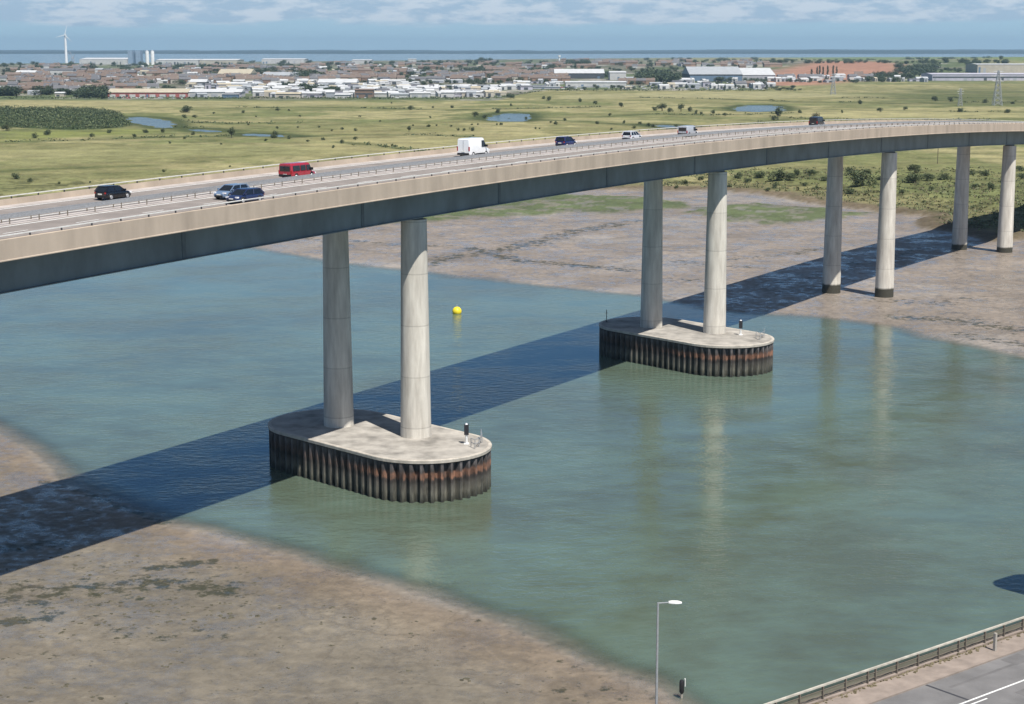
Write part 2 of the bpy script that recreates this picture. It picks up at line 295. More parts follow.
    mw4 = N(t, 'ShaderNodeMixRGB'); mw4.inputs[2].default_value = (.095, .078, .058, 1); L(t, lm2.outputs[0], mw4.inputs[0]); L(t, mw3.outputs[0], mw4.inputs[1])
    L(t, mw4.outputs[0], b.inputs['Base Color'])
    # wet mud: films of water in the hollows
    n4 = N(t, 'ShaderNodeTexNoise', Scale=.12, Detail=6.0, Roughness=.65); L(t, g.outputs['Position'], n4.inputs['Vector'])
    r4 = N(t, 'ShaderNodeMapRange'); n4b = N(t, 'ShaderNodeTexNoise', Scale=.6, Detail=6.0, Roughness=.7); L(t, g.outputs['Position'], n4b.inputs['Vector']); n4c = N(t, 'ShaderNodeMath', operation='ADD'); L(t, n4.outputs[0], n4c.inputs[0]); L(t, n4b.outputs[0], n4c.inputs[1])
    r4.inputs['From Min'].default_value = .88; r4.inputs['From Max'].default_value = 1.10; r4.inputs['To Min'].default_value = .22; r4.inputs['To Max'].default_value = .72; L(t, n4c.outputs[0], r4.inputs['Value'])
    rr = N(t, 'ShaderNodeMixRGB'); rr.inputs[1].default_value = (.95, .95, .95, 1); L(t, wt.outputs['Fac'], rr.inputs[0]); L(t, r4.outputs[0], rr.inputs[2]); L(t, rr.outputs[0], b.inputs['Roughness'])
    sp = N(t, 'ShaderNodeMapRange'); sp.inputs['To Min'].default_value = .1; sp.inputs['To Max'].default_value = .38; L(t, wt.outputs['Fac'], sp.inputs['Value']); L(t, sp.outputs[0], b.inputs['Specular IOR Level'])
    bp = N(t, 'ShaderNodeBump', Strength=.5, Distance=.2); L(t, n2.outputs[0], bp.inputs['Height']); L(t, bp.outputs[0], b.inputs['Normal'])
    M['ground'] = m
ground_mat()
def water_mat(name, body, rip, sc, stretch):
    m = bpy.data.materials.new(name); m.use_nodes = True; t = m.node_tree; b = t.nodes['Principled BSDF']
    g = N(t, 'ShaderNodeNewGeometry')
    mp = N(t, 'ShaderNodeMapping'); mp.inputs['Scale'].default_value = stretch; mp.inputs['Rotation'].default_value = (0, 0, R(-25)); L(t, g.outputs['Position'], mp.inputs['Vector'])
    n = N(t, 'ShaderNodeTexNoise', Scale=sc, Detail=4.0, Roughness=.6); L(t, mp.outputs[0], n.inputs['Vector'])
    n2 = N(t, 'ShaderNodeTexNoise', Scale=.02, Detail=5.0, Roughness=.6); L(t, mp.outputs[0], n2.inputs['Vector'])
    # gusts: patches of rougher water
    n2b = N(t, 'ShaderNodeTexNoise', Scale=.085, Detail=5.0, Roughness=.65); L(t, mp.outputs[0], n2b.inputs['Vector'])
    av = N(t, 'ShaderNodeMath', operation='ADD'); L(t, n2.outputs[0], av.inputs[0]); L(t, n2b.outputs[0], av.inputs[1])
    gs = N(t, 'ShaderNodeMapRange'); gs.inputs['From Min'].default_value = .84; gs.inputs['From Max'].default_value = 1.16; gs.inputs['To Min'].default_value = rip * .22; gs.inputs['To Max'].default_value = rip * 1.35; L(t, av.outputs[0], gs.inputs['Value'])
    bp = N(t, 'ShaderNodeBump', Distance=.16); L(t, n.outputs[0], bp.inputs['Height']); L(t, gs.outputs[0], bp.inputs['Strength']); L(t, bp.outputs[0], b.inputs['Normal'])
    n3 = N(t, 'ShaderNodeTexNoise', Scale=.022, Detail=6.0, Roughness=.6); L(t, g.outputs['Position'], n3.inputs['Vector'])
    n3b = N(t, 'ShaderNodeTexNoise', Scale=.16, Detail=5.0, Roughness=.65); L(t, mp.outputs[0], n3b.inputs['Vector'])
    n3c = N(t, 'ShaderNodeMath', operation='MULTIPLY_ADD'); n3c.inputs[1].default_value = .5; L(t, n3b.outputs[0], n3c.inputs[0]); L(t, n3.outputs[0], n3c.inputs[2])
    r3 = N(t, 'ShaderNodeMapRange'); r3.inputs['From Min'].default_value = .62; r3.inputs['From Max'].default_value = .86; L(t, n3c.outputs[0], r3.inputs['Value'])
    mx = N(t, 'ShaderNodeMixRGB'); mx.inputs[1].default_value = (*body[0], 1); mx.inputs[2].default_value = (*body[1], 1); L(t, r3.outputs[0], mx.inputs[0])
    L(t, mx.outputs[0], b.inputs['Base Color']); b.inputs['Roughness'].default_value = .12; b.inputs['IOR'].default_value = 1.33; b.inputs['Specular IOR Level'].default_value = .5
    al = N(t, 'ShaderNodeAttribute', attribute_name='cover'); L(t, al.outputs['Fac'], b.inputs['Alpha'])
    M[name] = m
water_mat('river_water', ((.074, .094, .066), (.096, .138, .108)), .80, .55, (1, 1.6, 1))
water_mat('pond_water', ((.06, .075, .06), (.08, .095, .075)), 1.1, .9, (1, 1, 1)); M['pond_water'].node_tree.nodes['Principled BSDF'].inputs['Roughness'].default_value = .18; M['pond_water'].node_tree.nodes['Principled BSDF'].inputs['Specular IOR Level'].default_value = .45
water_mat('sea_water', ((.05, .09, .11), (.07, .115, .13)), .5, .2, (1, 1, 1))

# ---------------------------------------------------------------- site plan and relief
NEAR_MUD = [at(x, y) for x, y in [(-500, 330), (-160, 378), (-60, 405), (0, 432), (22, 447), (45, 466), (62, 483), (100, 499), (135, 514), (165, 524), (200, 531), (240, 544), (270, 551), (300, 558), (350, 574), (400, 591), (440, 604), (500, 621), (560, 649), (600, 668), (630, 681), (655, 692), (690, 712), (640, 800), (300, 1200), (-600, 1500), (-1500, 900)]]
FAR_SHORE = [at(x, y) for x, y in [(-1400, 150), (-700, 170), (-300, 190), (0, 213), (100, 226), (200, 238), (270, 247.5), (310, 256), (350, 262), (410, 268), (440, 272), (480, 277), (520, 282), (560, 287.5), (600, 291), (640, 294), (690, 303), (720, 309), (750, 313.5), (790, 315), (830, 318), (860, 321), (900, 328), (950, 339), (990, 347), (1024, 353), (1100, 371), (1250, 400), (1600, 440), (2300, 480)]] + [(900, 300), (9000, 3000), (9000, 24000), (-9000, 24000), (-9000, 2500)]
LAND = [at(x, y, 1.2) for x, y in [(-1400, 150), (-700, 178), (-300, 196), (0, 207), (160, 207), (300, 199), (450, 192), (600, 189), (660, 190), (720, 191), (760, 194), (790, 199), (830, 206), (870, 211), (900, 214), (925, 217), (916, 222), (922, 227), (951, 232), (968, 235.5), (990, 240), (1012, 240), (1030, 236), (1100, 235), (1300, 240), (1700, 250)]] + [(900, 420), (9000, 3200), (9000, 24000), (-9000, 24000), (-9000, 2600)]
GREEN = [[at(x, y, .8) for x, y in p] for p in (
    [(-300, 190), (0, 203), (200, 214), (380, 224), (425, 222), (440, 222), (470, 217), (500, 217), (520, 215), (545, 217), (570, 213), (600, 213), (630, 214), (650, 210), (680, 209), (691, 206), (675, 202), (655, 199), (620, 197), (560, 194), (300, 196)],
    [(688, 213), (705, 208), (730, 205), (755, 204), (790, 207), (830, 208), (850, 212), (872, 213), (866, 216), (835, 218), (815, 222), (790, 225), (765, 224), (735, 222), (705, 217)])]
PONDS = [[at(x, y, 2) for x, y in p] for p in (
    [(126, 118), (140, 116.6), (152, 117.5), (165, 119.5), (171, 122.5), (172, 126.5), (163, 128), (150, 125), (135, 122.5)],
    [(192, 129.2), (204, 128.9), (218, 130.2), (221, 131.4), (208, 131.2), (195, 130.6)], [(247, 133.4), (262, 133.6), (280, 134.9), (291, 136.0), (286, 136.7), (266, 135.9), (251, 134.9)],
    [(486, 119), (496, 114.5), (510, 112.7), (524, 113.5), (527, 118), (520, 121), (500, 121)],
    [(735, 108), (748, 105), (768, 105), (781, 106.5), (782, 110.5), (760, 111.5), (742, 111)],
    [(650, 124.5), (668, 124.6), (688, 126.8), (704, 128.6), (690, 129.6), (668, 127.5)])]
DITCH = [[at(x, y, 2) for x, y in p] for p in (
    [(310, 136), (360, 134), (420, 135), (470, 136.5)], [(340, 142), (390, 147), (430, 152), (470, 149)], [(540, 120), (580, 121.5), (620, 124.5), (655, 126)],
    [(600, 117), (650, 114), (720, 115), (790, 113)], [(640, 97.5), (720, 99), (800, 102), (900, 103.5), (1024, 102)], [(840, 98), (930, 98.5), (1024, 97)],
    [(0, 171.5), (60, 168.5), (140, 166)], [(700, 131), (790, 118), (900, 121), (1024, 119)], [(780, 108), (850, 110), (1024, 112.5)], [(0, 142), (80, 140), (160, 137), (230, 136)],
    [(172, 127), (200, 128)], [(172, 121), (230, 124), (300, 123)], [(230, 108), (330, 107.5), (450, 110), (600, 107)])]
RED_FIELD = [at(x, y, 12) for x, y in [(765, 79), (815, 78.6), (870, 74.5), (905, 70), (900, 67.2), (868, 66), (820, 66), (780, 69), (750, 74)]]
REEDS = [at(x, y, 2.2) for x, y in [(-90, 107), (0, 108), (30, 108.5), (60, 108.5), (88, 109.5), (100, 110.5), (115, 112), (122, 116), (126, 121), (130, 126), (110, 128), (70, 130), (30, 128), (0, 126), (-90, 128)]]
RU = np.array((.785, .62)); RU /= np.linalg.norm(RU); RN = np.array((RU[1], -RU[0])); RP = np.array((36.11, 131.3))   # old road: a point on its railing line, its direction, its landward normal
ROAD_Z = 5.0
def relief(x, y):
    x = np.asarray(x, float); y = np.asarray(y, float)
    wob = (fbm(x, y, 9, 4, 3) - .5)
    dn = sdf(x, y, NEAR_MUD) + wob * 3.0
    df = sdf(x, y, FAR_SHORE) + (fbm(x, y, 14, 4, 5) - .5) * 7.0
    dl = sdf(x, y, LAND) + (fbm(x, y, 10, 4, 9) - .5) * 8.0
    d = np.maximum(dn, df)
    h = np.where(d < 0, np.maximum(-3.0, d * .09), np.minimum(.9, d * .011))
    h = h + np.where(d > 0, (fbm(x, y, 5, 3, 21) - .5) * np.minimum(.12, d * .02), 0)
    for gp in GREEN:
        dg = sdf(x, y, gp) + (fbm(x, y, 7, 4, 31) - .5) * 14
        h = h + .35 * sst(-1, 2.5, dg)
    hl = 2.0 + (fbm(x, y, 40, 4, 41) - .5) * .7
    k = sst(-1.5, 5.0, dl); h = h * (1 - k) + hl * k
    # low clay sea wall a little behind the marsh edge
    h = h + 1.3 * np.exp(-((dl - 46) / 9.0) ** 2) * (x > 20)
    # ponds
    for p in PONDS:
        h = h - 1.1 * sst(-4, 4, sdf(x, y, p) + (fbm(x, y, 12, 3, 71) - .5) * 14) * k
    # the island rises gently inland, the coast falls back into the sea
    h = h + 4.0 * sst(1700, 3200, y) + 6 * sst(2600, 5000, y) * sst(-800, 2500, x)
    hill = 15 * np.exp(-((x - 720) / 620) ** 2 - ((y - 3900) / 620) ** 2)
    hill2 = 22 * np.exp(-((x - 1500) / 420) ** 2 - ((y - 4100) / 500) ** 2)
    h = h + hill + hill2
    coast = 5000 + 2300 * sst(-1700, 900, x) + 500 * (fbm(x, y * 0 + 3, 900, 3, 51) - .5)
    h = np.where(y > 4000, h * (1 - sst(0, 260, y - coast)) - 4 * sst(0, 260, y - coast), h)
    far = (3 + 20 * fbm(x, y * 0 + 9, 420, 6, 61) + 9 * sst(0, 5000, x)) * sst(13500, 13900, y)
    h = np.where(y > 13000, np.maximum(h, far - 4), h)
    # embankment of the old road in the foreground
    a = (x - RP[0]) * RN[0] + (y - RP[1]) * RN[1]
    tt = (x - RP[0]) * RU[0] + (y - RP[1]) * RU[1]
    emb = np.where(a < -.8, ROAD_Z - .12 + (a + .8) * .55, ROAD_Z - .12)
    emb = np.where(a > 13, ROAD_Z - .12 - (a - 13) * .3, emb)
    emb = np.where((y < 260) & (tt < 130), emb, -9); h = np.maximum(h, np.maximum(emb, -9))
    return h
def gz(x, y):
    t = math.degrees(math.atan2(x, y))
    if abs(t) > 20.9 or y < 46 or y > 23000: return float(relief(np.array([x]), np.array([y]))[0])
    fr_ = math.log(y / 45) / math.log(24000 / 45) * 859; fc_ = 59 + (t + 21) / 42 * 879
    i = int(fr_); j = int(fc_); a = fr_ - i; b = fc_ - j
    return float((GH2[i, j] * (1 - b) + GH2[i, j + 1] * b) * (1 - a) + (GH2[i + 1, j] * (1 - b) + GH2[i + 1, j + 1] * b) * a)
def on_ground(px, py):
    Z = 1.0
    for _ in range(25):
        x, y = at(px, py, Z); Z = .5 * Z + .5 * gz(x, y)
    return x, y, gz(x, y)
# one ground sheet out to the horizon, denser near the camera
aa = np.concatenate([np.linspace(-78, -21, 60)[:-1], np.linspace(-21, 21, 880), np.linspace(21, 78, 60)[1:]])
rr = np.geomspace(45, 24000, 860)
A, Rr = np.meshgrid(np.radians(aa), rr)
GX = np.tan(np.clip(A, -R(21), R(21))) * Rr; GX = np.where(abs(A) > R(21), np.sin(A) * Rr / np.cos(R(21)), GX); GY = np.where(abs(A) > R(21), np.cos(A) * Rr / np.cos(R(21)), Rr)
GX = GX.ravel(); GY = GY.ravel(); GH = relief(GX, GY); GH2 = GH.reshape(len(rr), len(aa))
def grid_mesh(name, X, Y, Z, nr, nc, keep=None):
    idx = np.arange(nr * nc).reshape(nr, nc)
    q = np.stack([idx[:-1, :-1], idx[:-1, 1:], idx[1:, 1:], idx[1:, :-1]], -1).reshape(-1, 4)
    if keep is not None: q = q[keep[q].any(1)]
    used, inv = np.unique(q, return_inverse=True); q = inv.reshape(-1, 4)
    me = bpy.data.meshes.new(name); me.vertices.add(len(used)); me.vertices.foreach_set('co', np.stack([X, Y, Z], -1)[used].astype(np.float32).ravel())
    me.loops.add(q.size); me.loops.foreach_set('vertex_index', q.ravel().astype(np.int32)); me.polygons.add(len(q))
    me.polygons.foreach_set('loop_start', (np.arange(len(q)) * 4).astype(np.int32)); me.update(calc_edges=True)
    me.polygons.foreach_set('use_smooth', np.ones(len(q), bool))
    o = bpy.data.objects.new(name, me); C.collection.objects.link(o); return o, used
def albedo(x, y, h):
    col = np.zeros(x.shape + (3,)); wet = np.zeros(x.shape)
    def put(c, k):
        nonlocal col
        col = col * (1 - k[..., None]) + np.array(c) * k[..., None]
    n1 = fbm(x, y, 60, 5, 101); n2 = fbm(x, y, 14, 5, 103); n3 = fbm(x, y, 220, 4, 107); n4 = fbm(x, y, 5, 4, 109)
    # grassland
    col = np.array((0.178, 0.170, 0.077)) * np.ones(x.shape + (1,))
    put((0.127, 0.139, 0.056), sst(.46, .62, n3)); put((.265, .24, .122), sst(.53, .63, n1) * .9); put((0.101, 0.112, 0.043), sst(.54, .66, n2) * .6); put((0.201, 0.184, 0.087), sst(.56, .7, n4) * .5)
    put((0.131, 0.153, 0.062), sst(700, 520, y + 60 * (n1 - .5)) * sst(-20, -260, x) * .9)
    for bpoly, bc in (([(300, 139), (480, 138), (640, 134), (760, 134), (640, 150), (470, 150), (360, 158)], (.255, .235, .115)), ([(515, 118.5), (640, 119), (690, 121.5), (640, 123), (540, 119.8)], (.27, .25, .13)), ([(0, 100), (240, 101), (430, 103), (430, 106), (200, 106), (0, 106)], (.26, .235, .12)), ([(790, 113), (920, 107), (1024, 114), (1024, 118), (800, 118)], (.285, .26, .13)),
        ([(0, 150), (140, 146), (300, 143), (290, 152), (150, 158), (0, 166)], (.20, .195, .09)), ([(560, 95), (760, 92), (900, 95), (760, 99), (560, 99)], (.27, .25, .135)), ([(0, 132), (110, 130), (180, 131), (110, 136), (0, 140)], (.17, .185, .055))):
        put(bc, sst(-14, 14, sdf(x, y, [at(a, b, 2) for a, b in bpoly]) + (fbm(x, y, 30, 4, 77) - .5) * 60) * .75)
    for dline in DITCH:
        d = pdist(x, y, dline); wd = 3.5 + d * 0 + y * .0035
        put((0.060, 0.071, 0.026), np.clip(np.exp(-(d / wd) ** 2) * (.25 + 1.0 * n2), 0, 1)); put((0.214, 0.190, 0.093), np.exp(-((d - 3.2 * wd) / (1.3 * wd)) ** 2) * .45)
    for p in PONDS:
        d = sdf(x, y, p); put((0.040, 0.054, 0.019), np.exp(-((d + 6) / 9) ** 2) * .9)
    put((0.034, 0.051, 0.017), sst(-8, 8, sdf(x, y, REEDS)))
    put((0.057, 0.071, 0.026), sst(.17, .26, x / np.maximum(y, 1)) * sst(1480, 1700, y + 300 * (n3 - .5)) * sst(2300, 1900, y) * .6)  # cloud shade over the right-hand fields, painted into the ground colour
    # town ground, allotments, fields further inland
    pxx = 512 + FPX * x / np.maximum(y, 1); tk = sst(-25, 25, y - (1690 + 370 * sst(490, 550, pxx) + 430 * sst(740, 830, pxx)) + 60 * (n1 - .5))
    put((.135, .122, .10), tk); put((.085, .11, .045), tk * sst(.44, .54, n3) * .9); put((.30, .28, .25), tk * sst(.55, .68, n1) * .8); put((.07, .09, .04), tk * sst(.5, .6, n2) * .8); put((.24, .22, .11), tk * sst(.25, .3, x / y) * .7)
    put((.285, .155, .105), sst(-40, 40, sdf(x, y, RED_FIELD)))
    put((.23, .22, .10), sst(3600, 4600, y) * sst(200, 900, x) * .7)
    put((.12, .16, .06), sst(1050, 1150, x) * sst(2800, 3000, y) * .9)
    put((.03, .05, .06), sst(12500, 13000, y))
    # bank, salt-marsh turf, mud
    dl = sdf(x, y, LAND) + (fbm(x, y, 10, 4, 9) - .5) * 8.0
    band = np.exp(-((dl - 4) / 8.0) ** 2); put((.12, .095, .065), np.clip(band * 1.1, 0, 1)); put((.19, .165, .085), np.exp(-((dl - 24) / 12.0) ** 2) * .6)
    put((.045, .05, .02), sst(.55, .66, n4) * sst(0, 10, dl) * sst(160, 60, dl) * .75)
    mud = np.array((.212, .178, .148)) * np.ones(x.shape + (1,)); k = sst(1.5, -1.5, dl)
    mw = fbm(x, y * 1.0, 26, 5, 113)
    mud = mud * (1 - sst(.48, .68, mw)[..., None] * .45) + np.array((.265, .246, .226)) * sst(.48, .68, mw)[..., None] * .45
    dn = sdf(x, y, NEAR_MUD)
    nearm = sst(-6, 6, dn)[..., None]; mud = mud * (1 - nearm) + nearm * (np.array((.152, .132, .102)) * (.9 + .22 * (n2[..., None])))
    edge = sst(0, 1.5, dn) * sst(14, 3, dn + 10 * (n2 - .5)); mud = mud * (1 - .45 * edge[..., None]) + np.array((.165, .118, .078)) * .45 * edge[..., None]
    # weed drifts on the near mud and streaks on the far mud
    wx = np.array(at(110, 590)); wk = np.exp(-(((x - wx[0]) / 15) ** 2 + ((y - wx[1]) / 11) ** 2)); 
    s1 = np.clip(wk * .42 + .10, 0, 1) * sst(0, 3, dn)
    s2 = np.zeros_like(s1)
    for ln, wd, st in (([(330, 240), (400, 246), (450, 248)], 5, .6), ([(470, 250), (520, 262), (570, 266), (630, 272)], 5, .75), ([(420, 266), (450, 258), (500, 252), (540, 244), (560, 238), (600, 230), (640, 224)], 7, .7), ([(640, 281), (720, 282)], 4, .6), ([(660, 262), (720, 268), (760, 270)], 4, .6), ([(300, 238), (350, 246)], 4, .6),
        ([(900, 318), (950, 320), (1024, 332)], 6, .7), ([(870, 300), (930, 305), (980, 300)], 6, .55), ([(960, 335), (1024, 345)], 5, .6), ([(730, 262), (790, 258), (830, 250)], 5, .6), ([(780, 285), (840, 270), (930, 250)], 6, .55),
        ([(40, 482), (80, 490), (130, 510), (165, 523)], 1.5, .75), ([(-20, 552), (25, 550), (50, 545)], 2.2, .95), ([(0, 515), (60, 500), (100, 512)], 4, .5), ([(-20, 604), (40, 600), (100, 590), (160, 584), (230, 592)], 4.5, .72), ([(-10, 626), (30, 622), (55, 619)], 2.0, .85), ([(150, 570), (180, 567), (212, 562)], 1.8, .85), ([(-10, 590), (60, 596)], 3, .7), ([(90, 625), (140, 640), (220, 634)], 3, .5), ([(20, 655), (70, 660)], 2, .5), ([(560, 690), (640, 694)], 3, .5), ([(440, 608), (520, 640), (600, 680)], 2, .4)):
        s2 = np.maximum(s2, st * np.exp(-(pdist(x, y, [at(a, b) for a, b in ln]) / wd) ** 2))
    weed = np.clip(np.maximum(s1, s2), 0, 1)
    for gp in GREEN:
        dg = sdf(x, y, gp) + (fbm(x, y, 7, 4, 31) - .5) * 14
        gk = (sst(-2.5, 2.5, dg) * (.5 + .5 * sst(.36, .48, n4)))[..., None]; mud = mud * (1 - gk) + (np.array((.085, .105, .045)) * (.7 + .6 * n4[..., None])) * gk
        wet = np.where(k > .5, wet - .6 * gk[..., 0], wet)
    col = col * (1 - k[..., None]) + mud * k[..., None]
    wet = np.clip(wet + 1, 0, 1) * k
    # road verge
    a = (x - RP[0]) * RN[0] + (y - RP[1]) * RN[1]; e = sst(-14, -9, a) * (y < 260)
    put((.16, .15, .11), e); put((.24, .20, .155), sst(-1.6, -.8, a) * (y < 260)); wet = wet * (1 - e)
    weed = weed * k * (1 - e)
    return col, wet, weed
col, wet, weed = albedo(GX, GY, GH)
g, used = grid_mesh('ground', GX, GY, GH, len(rr), len(aa)); g.data.materials.append(M['ground']); tag(g, kind='structure')
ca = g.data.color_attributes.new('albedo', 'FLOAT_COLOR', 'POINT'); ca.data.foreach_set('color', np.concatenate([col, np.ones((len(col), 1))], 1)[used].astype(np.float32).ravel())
we = g.data.attributes.new('weed', 'FLOAT', 'POINT'); we.data.foreach_set('value', weed[used].astype(np.float32))
wa = g.data.attributes.new('wet', 'FLOAT', 'POINT'); wa.data.foreach_set('value', wet[used].astype(np.float32))
def water_sheet(name, keep, m, level, cover):
    o, u = grid_mesh(name, GX, GY, np.full(GX.shape, level), len(rr), len(aa), keep); o.data.materials.append(M[m]); tag(o, kind='structure')
    a = o.data.attributes.new('cover', 'FLOAT', 'POINT'); a.data.foreach_set('value', cover[u].astype(np.float32)); return o
water_sheet('river', (GY < 1500) & (GH < .03), 'river_water', 0.0, sst(0.0, .06, -GH) * .22 + sst(.02, .5, -GH) * .78)
water_sheet('sea', (GY > 4300) & (GH < .2), 'sea_water', 0.0, np.ones(GX.shape))
for p in PONDS:
    kk = sdf(GX, GY, p) > -4
    water_sheet('pond', kk & (GY < 4000), 'pond_water', 1.62, np.ones(GX.shape))

# ---------------------------------------------------------------- the high-level bridge
S = np.arange(-150, 432, 1.0)
P = dict(x0=-16.84434, y0=211.98255, a=.5372673, k=-.000112390, k2=8.9216e-7, h0=37.609, g=.0103414, c=-.00010089545, c3=2.05e-8, se=.0174157)
th = P['a'] + P['k'] * S + P['k2'] * S * S
cx_ = np.cumsum(np.sin(th)); cy_ = np.cumsum(np.cos(th)); i0 = int(np.argmin(abs(S))); cx_ += P['x0'] - cx_[i0]; cy_ += P['y0'] - cy_[i0]
def cl(s, o=0.0, dz=0.0):
    t = np.interp(s, S, th); return (float(np.interp(s, S, cx_) + o * math.cos(t)), float(np.interp(s, S, cy_) - o * math.sin(t)), float(P['h0'] + P['g'] * s + P['c'] * s * s + P['c3'] * s ** 3 + dz - o * P['se']))
def head(s): return float(np.interp(s, S, th))
SS = np.arange(-146, 428, 2.0); HW = 11.44
def sweep(mb, prof, s=SS, mi=0):
    """closed cross-section (offset, height) swept along the bridge"""
    mb.rings([[cl(q, o, z) for o, z in prof] for q in s], mi)
def strip(mb, o0, o1, dz, s=SS, mi=0):
    vs = [cl(q, o, dz) for q in s for o in (o0, o1)]; mb.add(vs, [(2 * i, 2 * i + 1, 2 * i + 3, 2 * i + 2) for i in range(len(s) - 1)], mi)
br = empty('road_bridge', 'high curving concrete road bridge on paired round columns across the river', 'bridge', cl(0, 0, -37.6))
bl = tuple(-v for v in br.location)
def bpart(mb, name, m, parent=br, smooth=False):
    o = mb.build(name, m, None, smooth); o.parent = parent
    if parent is br: o.location = bl
    return o
mb = MB(); sweep(mb, [(-HW + .02, -1.27), (-7.0, -1.5), (7.0, -1.5), (HW - .02, -1.27), (HW - .02, -.25), (-HW + .02, -.25)]); bpart(mb, 'deck_slab', M['concrete_inner'])
mb = MB(); sweep(mb, [(-HW + .5, -.249), (HW - .5, -.249), (HW - .5, 0), (-HW + .5, 0)]); bpart(mb, 'road_surface', M['asphalt'])
mb = MB()
for a, b in ((-HW + .5, -9.2), (9.35, HW - .5)): strip(mb, a, b, .006)
strip(mb, -1.0, 1.0, .006)
bpart(mb, 'verge', M['verge_concrete'])
mb = MB()
for o in (-8.75, -1.7, 1.7, 8.85): strip(mb, o - .14, o + .14, .011)
for q in np.arange(-146, 426, 9.0):
    for o in (-5.2, 5.2): strip(mb, o - .09, o + .09, .011, s=np.array([q, q + 1.5, q + 3.0]))
bpart(mb, 'lane_marking', M['paint_white'])
for sg in (-1, 1):
    mb = MB(); e = sg * HW
    prof = [(e - sg * .45, -1.28), (e + sg * .06, -1.28), (e + sg * .06, -1.20), (e, -1.15), (e, .56), (e - sg * .06, .60), (e - sg * .42, .60), (e - sg * .5, .02), (e - sg * .5, -.24), (e - sg * .45, -.3)]
    if sg < 0: prof = prof[::-1]
    sweep(mb, prof); bpart(mb, 'parapet', M['concrete_tan'])
    mb = MB(); sweep(mb, [(e - sg * .25 - .07, .84), (e - sg * .25 + .07, .84), (e - sg * .25 + .07, .93), (e - sg * .25 - .07, .93)])
    rl = bpart(mb, 'hand_rail', M['rail_metal']); rest = MB()
    lo, hi = ((-78, 105) if sg > 0 else (-55, 128))
    for q in np.arange(-145, 427, 3.7):
        c0 = cl(q, e - sg * .25, .6); t = head(q); ux, uy = math.sin(t) * .06, math.cos(t) * .06; vx, vy = math.cos(t) * .05, -math.sin(t) * .05
        pm = MB() if lo < q < hi else rest
        a = [(c0[0] + i * ux + j * vx, c0[1] + i * uy + j * vy, c0[2] - .02) for i, j in ((-1, -1), (1, -1), (1, 1), (-1, 1))]
        pm.hexa(a, [(p[0], p[1], p[2] + .255) for p in a])
        if pm is not rest: o = pm.build('rail_post', M['rail_dark']); o.parent = rl
    o = rest.build('rail_post', M['rail_dark']); o.parent = rl; tag(o, kind='stuff')
# central safety barrier
mb = MB()
for o in (-.55, .55): sweep(mb, [(o - .04, .52), (o + .04, .52), (o + .04, .80), (o - .04, .80)])
cb = bpart(mb, 'central_barrier', M['galv'])
mb = MB()
for q in np.arange(-145, 427, 3.7):
    for o in (-.55, .55):
        x, y, z = cl(q, o); mb.box(x - .05, x + .05, y - .05, y + .05, z, z + .60)
o = mb.build('barrier_post', M['rail_brown']); o.parent = cb; tag(o, kind='stuff')
for o_ in (-7.53, 7.53):
    mb = MB(); sg = 1 if o_ > 0 else -1
    sweep(mb, [(o_ - .03, -1.5), (o_ + .03, -1.5), (o_ + .03, -4.74), (o_ + .33, -4.74), (o_ + .33, -4.83), (o_ - .45, -4.83), (o_ - .45, -4.74), (o_ - .03, -4.74)][::-1])
    gd = bpart(mb, 'girder', M['steel_girder'])
    for q in np.arange(-135, 420, 30.4):
        c0 = cl(q, o_ + sg * .05, -1.55); t = head(q); ux, uy = math.sin(t) * .28, math.cos(t) * .28; vx, vy = math.cos(t) * .025, -math.sin(t) * .025
        a = [(c0[0] + i * ux + j * vx, c0[1] + i * uy + j * vy, c0[2] - 3.17) for i, j in ((-1, -1), (1, -1), (1, 1), (-1, 1))]
        pm = MB(); pm.hexa(a, [(p[0], p[1], c0[2]) for p in a]); o = pm.build('splice_plate', M['steel_splice']); o.parent = gd
mb = MB()
for q in np.arange(-140, 420, 7.6):                      # cross-beams under the slab
    t = head(q); a = []
    for o, d in ((-7.4, -.2), (7.4, -.2), (7.4, .2), (-7.4, .2)):
        x, y, z = cl(q, o); a.append((x + d * math.sin(t), y + d * math.cos(t), z - 3.2))
    mb.hexa(a, [(x, y, z + 1.69) for x, y, z in a])
bpart(mb, 'cross_beam', M['steel_girder'])
CAISSON = {0: ((-17.0, 209.8), R(-45.5), 8.95, 8.2), 1: ((29.5, 288.6), R(-49.5), 9.15, 8.25)}
PIERS = [-90.5, -.557, 90.60, 178.92, 268.52, 346, 418]
CAPZ = 5.19
for i, q in enumerate(PIERS):
    for sg in (-1, 1):
        x, y, zt = cl(q, sg * 5.96); zt = zt - 4.83
        zb = CAPZ if i in (1, 2) else gz(x, y) - .6
        n = 40; rings = []
        for z in np.linspace(zb, zt - .35, 14):
            r = 1.93 + (1.60 - 1.93) * (z - CAPZ) / (31 - CAPZ); rings.append([(x + r * math.cos(2 * math.pi * j / n), y + r * math.sin(2 * math.pi * j / n), z) for j in range(n)])
        mb = MB(); mb.rings(rings); co = bpart(mb, 'column', M['column']); auto_smooth(co, 40)
        mb = MB(); mb.cyl(x, y, zt - .35, zt - .002, 1.15, n=20); o = mb.build('bearing', M['steel_splice']); o.parent = co; auto_smooth(o, 40)
